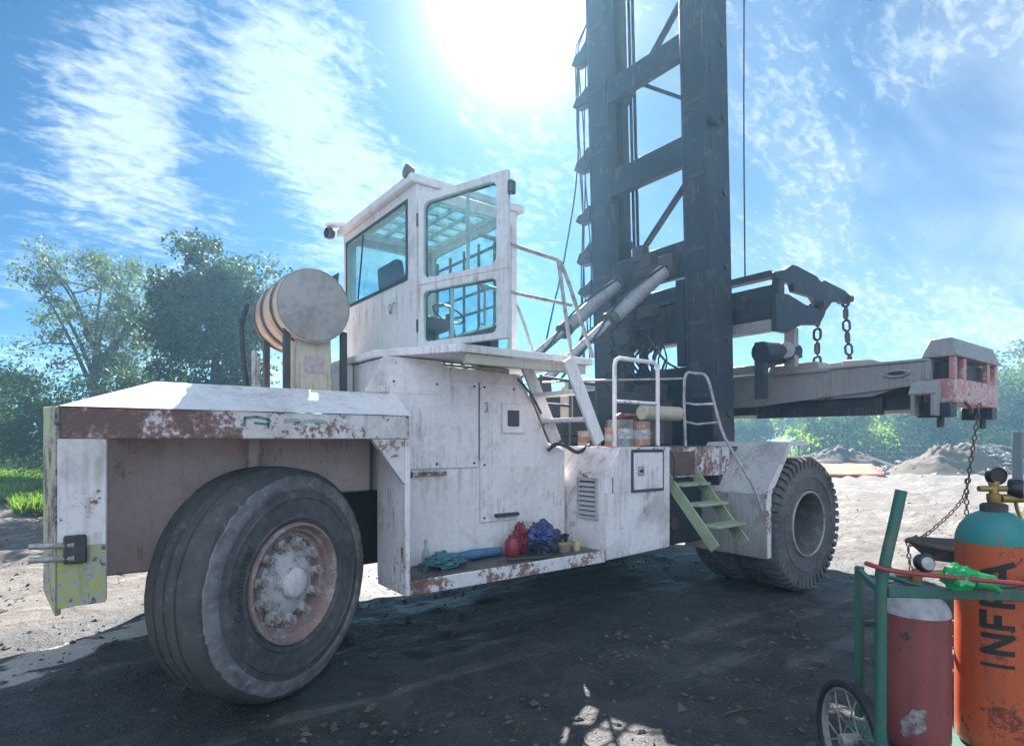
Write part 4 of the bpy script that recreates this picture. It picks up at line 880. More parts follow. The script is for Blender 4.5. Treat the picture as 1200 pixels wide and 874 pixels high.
sp(MB().prism([(4.1, 2.741), (4.9, 2.741), (4.85, 2.86), (4.15, 2.86)], 'x', 8.6, 9.0), 'chain_seat', 'spreader_grey', bevel=0.01)
sp(MB().prism([(3.6, 2.741), (4.9, 2.741), (4.7, 2.93), (4.0, 2.93)], 'x', 9.5, 10.0), 'chain_seat', 'spreader_grey', bevel=0.01)
sp(MB().prism([(3.3, 2.741), (4.0, 2.741), (4.0, 2.9), (3.6, 2.86)], 'x', 9.05, 9.4), 'chain_seat', 'spreader_grey', bevel=0.01)
sp(MB().box(8.55, 8.65, 4.95, 5.5, 2.741, 2.9), 'valve_box', 'spreader_grey', bevel=0.01)
sp(MB().tube([(8.47, 2.93, 2.575), (8.47, 3.02, 2.61), (8.47, 3.14, 2.61), (8.47, 3.22, 2.575), (8.47, 3.14, 2.54), (8.47, 3.02, 2.54), (8.47, 2.93, 2.575)], 0.018, smooth=3), 'hand_hole_rim', 'spreader_grey')
sp(MB().prism([(2.96, 2.575), (3.03, 2.60), (3.12, 2.60), (3.19, 2.575), (3.12, 2.55), (3.03, 2.55)], 'x', 8.470, 8.478), 'hand_hole', 'grease')
# near end frame with its pink peeling paint (mirrored on the far end)
def end_frame(ya, yb, near):
    e = sp(MB().prism([(8.47, 2.18), (10.15, 2.16), (10.15, 2.47), (8.47, 2.47)], 'y', ya, yb), 'end_beam', 'spreader_pink', bevel=0.01)
    lo, hi = min(ya, yb), max(ya, yb)
    for x in (8.47, 8.80, 9.72, 10.05):
        sp(MB().box(x, x + 0.10, lo + 0.01, lo + 0.07, 2.471, 2.735), 'corner_strut', 'spreader_pink', e, bevel=0.006)
        sp(MB().box(x, x + 0.10, hi - 0.07, hi - 0.01, 2.471, 2.735), 'corner_strut', 'spreader_grey', e, bevel=0.006)
    sp(MB().box(8.63, 10.03, lo + 0.1, hi - 0.1, 2.471, 2.70), 'lock_motor', 'grease', e, bevel=0.01)
    sp(MB().hexa([(8.45, lo - .02, 2.737), (10.17, lo - .02, 2.737), (10.17, hi + .02, 2.737), (8.45, hi + .02, 2.737), (8.52, lo + .05, 2.97), (10.1, lo + .05, 2.97), (10.1, hi - .05, 2.97), (8.52, hi - .05, 2.97)]), 'end_cap', 'spreader_grey', e, bevel=0.01)
    for x in (8.40, 10.0):
        sp(MB().box(x, x + 0.22, lo + 0.03, hi + 0.05, 2.0, 2.177), 'twist_lock_housing', 'mast_paint', e, bevel=0.01)
        sp(MB().cyl((x + 0.11, (lo + hi) / 2, 1.88), (x + 0.11, (lo + hi) / 2, 2.0), 0.04, n=10), 'twist_lock', 'dark_steel', e)
    sp(MB().prism([(8.22, 2.02), (8.469, 2.02), (8.469, 2.44), (8.34, 2.42), (8.22, 2.28)], 'y', lo + 0.14, lo + 0.18), 'guide_plate', 'spreader_grey', e, bevel=0.004)
    sp(MB().prism([(8.22, 2.02), (8.469, 2.02), (8.469, 2.44), (8.34, 2.42), (8.22, 2.28)], 'y', hi + 0.02, hi + 0.06), 'guide_plate', 'spreader_grey', e, bevel=0.004)
    sp(MB().hexa([(8.21, lo + .12, 2.29), (8.22, lo + .12, 2.27), (8.22, hi + .08, 2.27), (8.21, hi + .08, 2.29), (8.34, lo + .12, 2.445), (8.36, lo + .12, 2.425), (8.36, hi + .08, 2.425), (8.34, hi + .08, 2.445)]), 'guide_hood', 'spreader_grey', e)
    sp(MB().tube([(8.75, lo - .01, 2.19), (8.75, lo - .06, 2.12), (8.80, lo - .06, 2.06), (8.86, lo - .06, 2.10)], 0.018, smooth=4), 'hook', 'dark_steel', e)
    return e
end_frame(2.45, 2.78, True); end_frame(8.95, 9.28, False)

# ------------------------------------------------------------------ chains
link_mesh = {}
def chain(pts, size, label, group=None, mat='dark_steel', name='hanging_chain'):
    pts = spline([V3(p) for p in pts], 12)
    L = [0.0]
    for i in range(1, len(pts)): L.append(L[-1] + (pts[i] - pts[i - 1]).length)
    pitch = size * 1.35; n = max(2, int(L[-1] / pitch))
    root = thing(name, label, 'chain', pts[-1], group)
    if size not in link_mesh:
        m = MB(); a, b, r = size * 0.58, size * 0.40, size * 0.17
        path = [(a * (1 if math.cos(t) > 0 else -1) * 0.45 + b * math.cos(t) * 1.0, b * math.sin(t), 0) for t in np.linspace(0, 2 * math.pi, 15)[:-1]]
        vs = []; fs = []; k_ = len(path)
        for i, p in enumerate(path):
            d = (V3(path[(i + 1) % k_]) - V3(path[i - 1])).normalized(); s_ = Vector((0, 0, 1)).cross(d)
            for q in range(6): t = math.pi / 3 * q; vs.append(V3(p) + (s_ * math.cos(t) + Vector((0, 0, 1)) * math.sin(t)) * r)
        for i in range(k_):
            for q in range(6): fs.append((i * 6 + q, i * 6 + (q + 1) % 6, ((i + 1) % k_) * 6 + (q + 1) % 6, ((i + 1) % k_) * 6 + q))
        me = bpy.data.meshes.new('chain_link'); me.from_pydata([tuple(v) for v in vs], [], fs); me.materials.append(MATS[mat])
        me.polygons.foreach_set('use_smooth', [True] * len(me.polygons)); link_mesh[size] = me
    j = 0
    for i in range(n + 1):
        s_ = L[-1] * i / n
        while j < len(L) - 2 and L[j + 1] < s_: j += 1
        t = (s_ - L[j]) / max(1e-6, L[j + 1] - L[j]); p = pts[j].lerp(pts[j + 1], t); d = (pts[j + 1] - pts[j]).normalized()
        o = bpy.data.objects.new('chain_link', link_mesh[size]); COL.objects.link(o); place(o, p, root)
        a, b, _ = frame(d); sgn = 0.25 if i % 2 else -0.25
        y = (a * math.cos(math.pi * (0.25 + sgn)) + b * math.sin(math.pi * (0.25 + sgn))); z = d.cross(y)
        o.rotation_euler = Matrix((d, y, z)).transposed().to_euler()
    return root
chain([(9.72, 4.25, 3.90), (9.80, 4.27, 3.55), (9.92, 4.27, 2.98)], 0.125, 'thick sagging chain from the outer tip of the hook arm down to the spreader')
chain([(8.84, 4.25, 3.70), (8.84, 4.26, 3.3), (8.86, 4.27, 2.88)], 0.125, 'thick chain hanging straight from the middle of the hook arm to the spreader')
chain([(9.3, 2.44, 2.16), (9.22, 2.5, 1.5), (9.1, 2.55, 1.0), (8.75, 2.75, 0.62), (8.45, 2.9, 0.42)], 0.05, 'thin rusty chain running from the spreader end down to the steel scoop', mat='rusty_steel')
chain([(9.16, 2.53, 1.2), (9.22, 2.55, 0.9), (9.25, 2.56, 0.52)], 0.05, 'short loose chain tail dangling beside the long thin chain', mat='rusty_steel')

# ------------------------------------------------------------------ things standing on the truck
def can(x, y, z, r, h, body, label, lid='can_grey'):
    c = MB().lathe((x, y, z), (0, 0, 1), [(0.0, 0), (r, 0.0), (r, 0.012), (r * 0.975, 0.02), (r * 0.975, h - 0.02), (r, h - 0.012), (r, h), (r * 0.93, h), (r * 0.92, h - 0.02), (0, h - 0.02)], 24).build('paint_can', body)
    tag(c, label, 'paint can')
    MB().lathe((x, y, z + h * 0.3), (0, 0, 1), [(r * 0.978, 0), (r * 0.99, 0.004), (r * 0.99, h * 0.36), (r * 0.978, h * 0.364)], 24, closed=True).build('can_label', 'label_white' if body != 'can_cream' else 'can_orange', c)
    MB().tube([(x - r, y, z + h * 0.8), (x - r * 0.7, y - r * 0.8, z + h * 0.55), (x, y - r * 1.08, z + h * 0.45), (x + r * 0.7, y - r * 0.8, z + h * 0.55), (x + r, y, z + h * 0.8)], 0.004, n=5, smooth=4).build('can_handle', 'rail_metal', c)
    return c
can(4.86, 5.06, 1.632, 0.075, 0.20, 'can_cream', 'small cream paint can closest to the ladder on the platform')
can(5.02, 5.04, 1.653, 0.075, 0.22, 'can_orange', 'small orange and white paint can beside the cream can')
can(4.31, 4.10, 1.657, 0.065, 0.19, 'can_orange', 'short orange paint can behind the left post of the white handrail')
can(4.46, 4.12, 1.657, 0.13, 0.27, 'can_grey', 'wide grey pail between the handrail posts, under the red funnel')
can(4.76, 4.14, 1.657, 0.125, 0.26, 'can_orange', 'wide rusty orange pail beside the right handrail post')
fn = MB().lathe((4.58, 4.12, 1.93), (0, 0.1, 1), [(0.0, 0), (0.05, 0.0), (0.10, 0.03), (0.09, 0.05), (0.03, 0.06), (0, 0.06)], 20)
fn.tube([(4.58, 4.12, 1.96), (4.46, 4.10, 1.985), (4.36, 4.08, 1.96)], 0.014, n=6, smooth=3)
tag(fn.build('funnel', 'red_plastic'), 'bright red plastic funnel lying across the tops of the pails', 'funnel')
# clutter on the side deck
ZD = 0.678
def blob(c, rad, seed, n=14, m=10, rough=0.25):
    mb = MB(); vs = []; fs = []; c = V3(c)
    for i in range(m + 1):
        ph = math.pi * i / m
        for k in range(n):
            t = 2 * math.pi * k / n; d = Vector((math.sin(ph) * math.cos(t), math.sin(ph) * math.sin(t), math.cos(ph)))
            q = 1 + rough * mnoise.noise(d * 2.2 + Vector((seed, 0, 0))) + rough * 0.7 * mnoise.noise(d * 5 + Vector((0, seed, 0))) + rough * 0.4 * abs(mnoise.noise(d * 11 + Vector((seed, seed, 0))))
            p = Vector((d.x * rad[0], d.y * rad[1], d.z * rad[2])) * q + c
            p.z = max(p.z, c.z - rad[2] * 0.85); vs.append(p)
    for i in range(m):
        for k in range(n): fs.append((i * n + k, i * n + (k + 1) % n, (i + 1) * n + (k + 1) % n, (i + 1) * n + k))
    return mb.add(vs, fs)
bag = blob((3.50, 4.20, ZD + 0.125), (0.15, 0.13, 0.145), 3, 40, 26, 0.42)
bg_ = tag(bag.build('plastic_bag', 'dark_blue_plastic'), 'crumpled dark blue plastic bag in the corner of the side deck', 'bag')
blob((3.43, 4.12, ZD + 0.18), (0.10, 0.08, 0.07), 8, 36, 22, 0.6).build('bag_top', 'blue_plastic', bg_)
MB().prism([(3.40, ZD + .22), (3.49, ZD + .25), (3.475, ZD + .32), (3.44, ZD + .29), (3.42, ZD + .33)], 'y', 4.12, 4.14).build('bag_knot', 'blue_plastic', bg_)
tag(MB().lathe((3.19, 4.25, ZD), (0, 0, 1), [(0, 0), (0.062, 0), (0.068, 0.012), (0.068, 0.13), (0.05, 0.16), (0.036, 0.165), (0.036, 0.19), (0, 0.192)], 20).build('jar', 'red_plastic'), 'red plastic jar left of the blue bag on the side deck', 'jar')
tag(blob((3.33, 4.30, ZD + 0.12), (0.07, 0.06, 0.135), 5, 30, 20, 0.45).build('rag', 'red_plastic'), 'crumpled red rag stuffed between red jar and blue bag', 'rag')
bt = MB().lathe((2.24, 4.12, ZD), (0, 0, 1), [(0.0, 0.004), (0.030, 0.0), (0.034, 0.008), (0.034, 0.13), (0.028, 0.165), (0.014, 0.20), (0.013, 0.24), (0.0, 0.24)], 20).build('bottle', 'bottle_glass')
tag(bt, 'clear glass bottle standing near the fender end of the deck', 'bottle')
MB().cyl((2.24, 4.12, ZD + 0.241), (2.24, 4.12, ZD + 0.26), 0.016, n=12).build('cap', 'label_white', bt)
tag(blob((2.46, 4.22, ZD + 0.05), (0.16, 0.11, 0.055), 12, 40, 18, 0.6).build('rag', 'teal_cloth'), 'crumpled teal rag lying beside the clear bottle', 'rag')
tag(MB().tube([(2.60, 4.32, ZD + .045), (2.8, 4.33, ZD + .045), (3.0, 4.32, ZD + .045), (3.12, 4.33, ZD + .045)], [0.03, 0.044, 0.042, 0.03], n=10).build('rolled_sheet', 'blue_cloth'), 'rolled light blue cloth along the back of the deck', 'cloth')
tag(MB().lathe((3.70, 4.12, ZD), (0, 0, 1), [(0, 0), (0.05, 0), (0.078, 0.07), (0.082, 0.075), (0.074, 0.075), (0.048, 0.01), (0, 0.008)], 20).build('bowl', 'tan_plastic'), 'shallow tan bowl on the deck beside the yellow cup', 'bowl')
tag(MB().lathe((3.84, 4.10, ZD), (0, 0, 1), [(0, 0), (0.034, 0), (0.042, 0.095), (0.038, 0.095), (0.031, 0.008), (0, 0.008)], 18).build('cup', 'yellow_plastic'), 'small pale yellow cup at the battery box end of the deck', 'cup')
wb = MB()
for k in range(9):
    t0 = k * 0.7; wb.tube([(3.82 + 0.10 * math.cos(t + t0), 4.30 + 0.05 * math.sin(t * 1.3 + t0), ZD + 0.02 + 0.10 * abs(math.sin(t * 0.8 + k))) for t in np.linspace(0, 5, 14)], 0.006, n=5)
tag(wb.build('wire_bundle', 'black_hose'), 'tangled bundle of dark wire in the deck corner by the louvres', 'wire')
tag(MB().tube([(3.0, 4.05, ZD + .02), (3.2, 4.0, ZD + .02), (3.34, 3.985, ZD + .015), (3.45, 4.02, ZD + .02)], 0.013, n=6, smooth=4).build('pry_bar', 'dark_steel'), 'dark steel pry bar lying on the deck in front of the jar', 'tool')

# ------------------------------------------------------------------ gas cart and cylinders
cart = thing('gas_cart', 'green two-wheeled welding gas cart with tubular frame and spoked wheels', 'cart', LD(2.0, 2.75, 0.0))
def cp(mb, name, mat, parent=None, **k): return mb.build(name, mat, parent or cart, **k)
cp(MB().tube([LD(1.640, 2.48, 1.51), LD(1.612, 2.48, 1.38), LD(1.575, 2.48, 1.22), LD(1.555, 2.48, 1.10), LD(1.553, 2.48, 0.95), LD(1.55, 2.48, 0.30)], 0.023, n=12, smooth=4), 'handle_upright', 'cart_green')
cp(MB().tube([LD(2.50, 2.48, 1.51), LD(2.53, 2.48, 1.38), LD(2.57, 2.48, 1.22), LD(2.60, 2.48, 1.10), LD(2.60, 2.48, 0.95), LD(2.60, 2.48, 0.30)], 0.023, n=12, smooth=4), 'handle_upright', 'cart_green')
cp(MB().bar(LD(1.578, 2.48, 1.085), LD(2.575, 2.48, 1.055), 0.03, 0.045), 'top_bar', 'cart_green', bevel=0.004)
cp(MB().bar(LD(1.56, 2.505, 1.085), LD(1.73, 2.93, 1.07), 0.025, 0.03), 'side_bar', 'cart_green', bevel=0.003)
cp(MB().bar(LD(1.74, 2.95, 1.09), LD(1.74, 2.95, 0.34), 0.035), 'rear_upright', 'cart_green', bevel=0.003)
cp(MB().bar(LD(2.56, 2.97, 1.09), LD(2.56, 2.97, 0.34), 0.035), 'rear_upright', 'cart_green', bevel=0.003)
cp(MB().bar(LD(1.76, 2.965, 0.8), LD(2.54, 2.965, 0.8), 0.03), 'rear_bar', 'cart_green', bevel=0.003)
cp(MB().bar(LD(1.576, 2.48, 0.35), LD(2.575, 2.48, 0.35), 0.03, 0.05), 'lower_bar', 'fender_grey', bevel=0.004)
tr = [LD(1.68, 2.53, 0), LD(2.58, 2.53, 0), LD(2.58, 2.98, 0), LD(1.68, 2.98, 0)]
cp(MB().hexa([Vector((p.x, p.y, 0.285)) for p in tr] + [Vector((p.x, p.y, 0.305)) for p in tr]), 'base_tray', 'cart_green', bevel=0.003)
cp(MB().cyl(LD(1.59, 2.84, 0.275), LD(2.72, 2.84, 0.275), 0.016, n=10), 'axle', 'rail_metal')
cp(MB().bar(LD(1.68, 2.84, 0.275), LD(1.585, 2.50, 0.34), 0.03), 'axle_bracket', 'cart_green')
for la in (1.635, 2.74):
    W = bpy.data.objects.new('wheel', None); COL.objects.link(W); c = LD(la, 2.84, 0.275); place(W, c, cart)
    ax = RIGHT
    cp(MB().lathe(c, ax, [(0.28, 0), (0.274, 0.024), (0.252, 0.028), (0.238, 0.015), (0.238, -0.015), (0.252, -0.028), (0.274, -0.024)], 48, closed=True), 'tyre', 'black_hose', W)
    cp(MB().lathe(c, ax, [(0.238, 0.016), (0.225, 0.012), (0.225, -0.012), (0.238, -0.016)], 48, closed=True), 'rim', 'rail_metal', W)
    cp(MB().lathe(c, ax, [(0.0, -0.05), (0.028, -0.05), (0.032, -0.04), (0.032, 0.04), (0.028, 0.05), (0, 0.05)], 18), 'hub', 'rail_metal', W)
    a, b, _ = frame(ax)
    for k in range(14):
        t = 2 * math.pi * k / 14; t2 = t + (0.5 if k % 2 else -0.5)
        cp(MB().cyl(c + (a * math.cos(t2) + b * math.sin(t2)) * 0.03 + ax * (0.03 if k % 2 else -0.03), c + (a * math.cos(t) + b * math.sin(t)) * 0.23, 0.004, n=5), 'spoke', 'rail_metal', W)

def gas_cylinder(lat, dep, r, z0, z1, mats, name, label, fr=0.86):
    c = LD(lat, dep, z0); h = z1 - z0
    g_ = thing(name, label, 'gas cylinder', c)
    body = MB().lathe(c, (0, 0, 1), [(0, 0.01), (r * 0.86, 0.0), (r * 0.97, 0.02), (r, 0.05), (r, h * 0.5), (r, h * fr)], 48).build('body', mats[0], g_)
    sh = [(r, h * fr)] + [(r * math.cos(t) * 0.98 + 0.02 * r, h * fr + (h * (1 - fr)) * math.sin(t)) for t in np.linspace(0.05, 1.25, 9)] + [(r * 0.30, h * 0.985), (r * 0.30, h)]
    MB().lathe(c, (0, 0, 1), sh, 48).build('shoulder', mats[1], g_)
    MB().lathe(c, (0, 0, 1), [(r * 0.31, h * 0.985), (r * 0.36, h * 0.99), (r * 0.36, h + 0.02), (r * 0.28, h + 0.028), (0, h + 0.03)], 24).build('neck_ring', 'dark_steel', g_)
    return g_, c
oxy, oc = gas_cylinder(2.25, 2.75, 0.148, 0.306, 1.40, ('cyl_orange', 'cyl_teal'), 'gas_cylinder', 'tall orange gas cylinder with teal shoulder and black INFRA lettering')
top = oc + Vector((0, 0, 1.40 - 0.306 + 0.03))
MB().lathe(top, (0, 0, 1), [(0.024, 0.0), (0.028, 0.015), (0.028, 0.04), (0.018, 0.045), (0.018, 0.08), (0.022, 0.085), (0.022, 0.10), (0, 0.10)], 16).build('valve', 'brass', oxy)
MB().cyl(top + RIGHT * -0.07 + Vector((0, 0, 0.065)), top + RIGHT * 0.09 + Vector((0, 0, 0.065)), 0.014, n=10).build('valve_stem', 'brass', oxy)
MB().lathe(top + Vector((0, 0, 0.125)) + RIGHT * 0.01, -FWD, [(0, -0.02), (0.036, -0.02), (0.042, -0.014), (0.042, 0.014), (0.038, 0.02), (0.034, 0.014), (0, 0.014)], 24).build('gauge', 'black_plastic', oxy)
MB().lathe(top + Vector((0, 0, 0.065)) + RIGHT * 0.105, RIGHT * 0.7 - FWD * 0.7, [(0, -0.03), (0.04, -0.03), (0.046, -0.02), (0.046, 0.02), (0.04, 0.028), (0, 0.028)], 24).build('gauge', 'black_plastic', oxy)
MB().cyl(top + Vector((0, 0, 0.02)) + RIGHT * 0.03, top + Vector((0, 0, 0.02)) + RIGHT * 0.16, 0.02, n=12).build('regulator', 'brass', oxy)
MB().tube([top + RIGHT * 0.10 + Vector((0, 0, 0.02)), top + RIGHT * 0.12 + Vector((0, 0, -0.06)), top + RIGHT * 0.16 - FWD * 0.05 + Vector((0, 0, -0.2))], 0.008, n=6, smooth=4).build('pigtail', 'brass', oxy)
# stencilled letters, reading upwards: strokes in a 1 x 1 box (x along the word, y up the letter)
LET = {'I': [((.5, 0), (.5, 1))], 'N': [((.1, 0), (.1, 1)), ((.1, 1), (.9, 0)), ((.9, 0), (.9, 1))], 'F': [((.15, 0), (.15, 1)), ((.15, 1), (.9, 1)), ((.15, .5), (.7, .5))],
       'R': [((.12, 0), (.12, 1)), ((.12, 1), (.7, 1)), ((.7, 1), (.85, .75)), ((.85, .75), (.7, .5)), ((.7, .5), (.12, .5)), ((.45, .5), (.9, 0))], 'A': [((.05, 0), (.5, 1)), ((.5, 1), (.95, 0)), ((.25, .35), (.75, .35))]}
lm = MB(); facing = math.atan2(-oc.y, -oc.x)
for ch, z0, wd in (('I', 0.685, 0.06), ('N', 0.765, 0.09), ('F', 0.875, 0.085), ('R', 0.975, 0.085), ('A', 1.075, 0.10)):
    def fm(a, b, z0=z0, wd=wd):
        th = facing + 0.10 - (b - 0.5) * 0.105 / 0.148; rr__ = 0.1505
        return (oc.x + rr__ * math.cos(th), oc.y + rr__ * math.sin(th), z0 + a * wd)
    strokes(lm, LET[ch], fm, 0.26, sub=8)
lm.build('lettering', 'letter_black', oxy)
ace, rc = gas_cylinder(1.885, 2.75, 0.137, 0.306, 1.02, ('cyl_red', 'label_white'), 'gas_cylinder', 'short dark red gas cylinder with a whitish shoulder on the cart')
t2 = rc + Vector((0, 0, 1.02 - 0.306 + 0.03))
MB().lathe(t2, (0, 0, 1), [(0.022, 0.0), (0.026, 0.015), (0.026, 0.04), (0.016, 0.045), (0.016, 0.07), (0, 0.07)], 16).build('valve', 'brass', ace)
MB().cyl(t2 + RIGHT * -0.12 + Vector((0, 0, 0.045)), t2 + RIGHT * 0.12 + Vector((0, 0, 0.05)), 0.016, n=10).build('regulator', 'brass', ace)
for q, dz in ((-0.14, 0.045), (0.04, 0.10)):
    MB().lathe(t2 + RIGHT * q + Vector((0, 0, dz)), -FWD + Vector((0, 0, 0.3)), [(0, -0.025), (0.036, -0.025), (0.042, -0.015), (0.042, 0.015), (0.036, 0.022), (0, 0.022)], 20).build('gauge', 'black_plastic', ace)
    MB().lathe(t2 + RIGHT * q + Vector((0, 0, dz)) - FWD * 0.024, -FWD + Vector((0, 0, 0.3)), [(0, -0.002), (0.03, -0.002), (0.03, 0.004), (0, 0.004)], 20).build('gauge_dial', 'label_white', ace)
rngp = []
for k in range(18):
    rngp.append((random.random() * 0.02, random.random()))
sp_ = MB(); vs = [(rc.x + 0.1385 * math.cos(math.atan2(-rc.y, -rc.x) - 0.05), rc.y + 0.1385 * math.sin(math.atan2(-rc.y, -rc.x) - 0.05), 0.455)]; fs = []
for j in range(1, 7):
    for i in range(40):
        t = 2 * math.pi * i / 40; d_ = Vector((math.cos(t), math.sin(t), 0)); q = j / 6 * (1 + 0.30 * mnoise.noise(d_ * 1.6 + Vector((4, 1, 0))) + 0.22 * mnoise.noise(d_ * 3))
        th = math.atan2(-rc.y, -rc.x) - 0.05 + 0.32 * q * (math.cos(t) + 0.5 * math.sin(t)); vs.append((rc.x + 0.1385 * math.cos(th), rc.y + 0.1385 * math.sin(th), 0.455 + 0.062 * q * math.sin(t)))
for i in range(40): fs.append((0, 1 + i, 1 + (i + 1) % 40))
for j in range(5):
    for i in range(40): o = 1 + j * 40; fs.append((o + i, o + 40 + i, o + 40 + (i + 1) % 40, o + (i + 1) % 40))
plain('scraped_label', (0.40, 0.34, 0.33), 0.7, 0.6, 30, 0.0, 0.3, (0.22, 0.07, 0.06), 0.8)
sp_.add(vs, fs).build('scraped_patch', 'scraped_label', ace)
gl = blob(LD(1.86, 2.445, 1.15), (0.075, 0.06, 0.05), 4, 18, 12, 0.35)
gv_ = tag(gl.build('glove', 'green_plastic'), 'bright green rubber glove draped over the cart top bar', 'glove')
for k in range(3):
    p = LD(1.905 + 0.008 * k, 2.425 + 0.02 * k, 1.135 + 0.012 * k)
    MB().tube([p, p + RIGHT * 0.06 + Vector((0, 0, -0.012)), p + RIGHT * 0.105 + Vector((0, 0, -0.035 + 0.01 * k))], [0.018, 0.016, 0.011], n=8, smooth=3).build('finger', 'green_plastic', gv_)
tag(MB().tube([LD(1.50, 2.50, 1.20), LD(1.56, 2.435, 1.185), LD(1.75, 2.41, 1.165), LD(2.05, 2.36, 1.145), LD(2.4, 2.40, 1.10), LD(2.75, 2.45, 1.095)], 0.010, n=8, smooth=8).build('gas_hose', 'red_hose'), 'thin red gas hose stretched along the cart top bar', 'hose')
tag(MB().tube([LD(1.60, 2.56, 1.125), LD(1.66, 2.58, 1.12), LD(1.75, 2.50, 1.10), LD(1.95, 2.52, 1.085), LD(2.3, 2.54, 1.10), LD(2.7, 2.52, 1.09)], 0.009, n=8, smooth=8).build('gas_hose', 'cart_green'), 'thin green gas hose lying behind the red hose on the cart', 'hose')

# ------------------------------------------------------------------ steel scoop on the ground under the spreader end
scp = thing('steel_scoop', 'rusty pointed steel scoop lying on the mud below the chain', 'scoop', (8.95, 2.75, 0.0))
def sc_(s, w, z): q = Vector((8.42, 2.95, 0)) + RIGHT * s + FWD * w; return (q.x, q.y, z)
pts = [sc_(0, 0, 0.46), sc_(0.35, -0.25, 0.40), sc_(1.7, -0.32, 0.30), sc_(1.7, 0.45, 0.36), sc_(0.35, 0.35, 0.46), sc_(0.28, 0.02, 0.22), sc_(1.6, -0.10, 0.04), sc_(1.6, 0.3, 0.05)]
MB().add(pts, [(0, 1, 5), (1, 2, 6, 5), (0, 5, 4), (5, 6, 7, 4), (4, 7, 3), (2, 3, 7, 6)]).build('pan', 'grease', scp, flat=True)
MB().tube([pts[4], pts[0], pts[1], pts[2]], 0.03, n=6).build('rim_bar', 'rusty_steel', scp)
MB().tube([sc_(0.9, -0.30, 0.36), sc_(1.2, -0.36, 0.2), sc_(1.45, -0.34, 0.13), sc_(1.6, -0.36, 0.2)], 0.012, n=6, smooth=4).build('wire_handle', 'rail_metal', scp)
MB().box(8.9, 9.25, 2.35, 2.7, 0.0, 0.12).build('support_block', 'rusty_steel', scp)
chain([sc_(0.02, 0.0, 0.43), sc_(0.03, -0.01, 0.2), sc_(0.06, -0.03, 0.03)], 0.05, 'thin rusty chain hanging from the pointed tip of the scoop', mat='rusty_steel')

# ------------------------------------------------------------------ background: mounds, wall, fence, tarp, post
def mound(name, c, rx, ry, h, seed, mat, rot=0.0, n=64, m=22):
    vs = [(0, 0, h)]; fs = []
    for i in range(1, m + 1):
        for k in range(n):
            t = 2 * math.pi * k / n; q = i / m
            x, y = q * math.cos(t) * rx, q * math.sin(t) * ry
            z = h * (math.cos(q * math.pi) * 0.5 + 0.5) ** 0.9
            nn = mnoise.noise(Vector((x * 0.9, y * 0.9, seed))) * 0.45 + mnoise.noise(Vector((x * 2.6, y * 2.6, seed + 4))) * 0.2 + mnoise.noise(Vector((x * 6, y * 6, seed + 9))) * 0.22
            vs.append((x, y, z * (1 + 0.7 * nn) + 0.12 * nn * (1 - q) - 0.12 * q))
    for k in range(n): fs.append((0, 1 + k, 1 + (k + 1) % n))
    for i in range(m - 1):
        for k in range(n): o = 1 + i * n; fs.append((o + k, o + n + k, o + n + (k + 1) % n, o + (k + 1) % n))
    me = bpy.data.meshes.new(name); me.from_pydata(vs, [], fs); me.materials.append(MATS[mat]); me.polygons.foreach_set('use_smooth', [True] * len(me.polygons))
    o = bpy.data.objects.new(name, me); COL.objects.link(o); o.location = c; o.rotation_euler = (0, 0, rot); o['kind'] = 'structure'; return o
ra = math.atan2(RIGHT.y, RIGHT.x)
plain('soil_dark', (0.07, 0.05, 0.04), 0.95, 0.45, 1.4, 0.0, 0.6)
mound('dirt_mound', LD(20.0, 36, 0), 4.8, 3.0, 1.15, 2, 'soil_dark', ra)
mound('dirt_mound', LD(23.2, 31, 0), 4.2, 2.8, 1.4, 5, 'soil', ra)
mound('dirt_mound', LD(27.2, 33, 0), 5.0, 3.0, 1.35, 8, 'soil_dark', ra)
mound('dirt_mound', LD(34.0, 37, 0), 6.0, 3.0, 1.3, 12, 'soil', ra)
def lumps(name, mat, items, label=None):
    """many small faceted lumps joined: nobody could count them"""
    base = [(1, 0, 0), (-1, 0, 0), (0, 1, 0), (0, -1, 0), (0, 0, 1), (0, 0, -1)]
    bf = [(0, 2, 4), (2, 1, 4), (1, 3, 4), (3, 0, 4), (2, 0, 5), (1, 2, 5), (3, 1, 5), (0, 3, 5)]
    vs = []; fs = []
    for (x, y, z, s_) in items:
        o = len(vs); a = random.random() * 6.28; ca, sa = math.cos(a), math.sin(a); e = (s_ * random.uniform(.6, 1.4), s_ * random.uniform(.5, 1.2), s_ * random.uniform(.35, .8))
        for b in base:
            px, py, pz = (b[0] + random.uniform(-.3, .3)) * e[0], (b[1] + random.uniform(-.3, .3)) * e[1], (b[2] + random.uniform(-.2, .2)) * e[2]
            vs.append((x + px * ca - py * sa, y + px * sa + py * ca, z + pz))
        fs += [tuple(q + o for q in f) for f in bf]
    me = bpy.data.meshes.new(name); me.from_pydata(vs, [], fs); me.materials.append(MATS[mat])
    o = bpy.data.objects.new(name, me); COL.objects.link(o); o['kind'] = 'stuff'
    if label: o['label'] = label; o['category'] = name.split('_')[-1]
    return o
it = []
for k in range(420):
    la = random.gauss(26.0, 3.6); de = random.gauss(30.5, 1.2); z = max(0.0, 1.5 * math.exp(-((la - 24.5) / 3.2) ** 2) * math.exp(-((de - 32) / 2.2) ** 2))
    p = LD(la, de, z + 0.02); it.append((p.x, p.y, p.z, random.uniform(0.05, 0.24)))
lumps('rubble', 'rubble', it, 'pale broken rubble strewn over the dirt mounds')
it = []
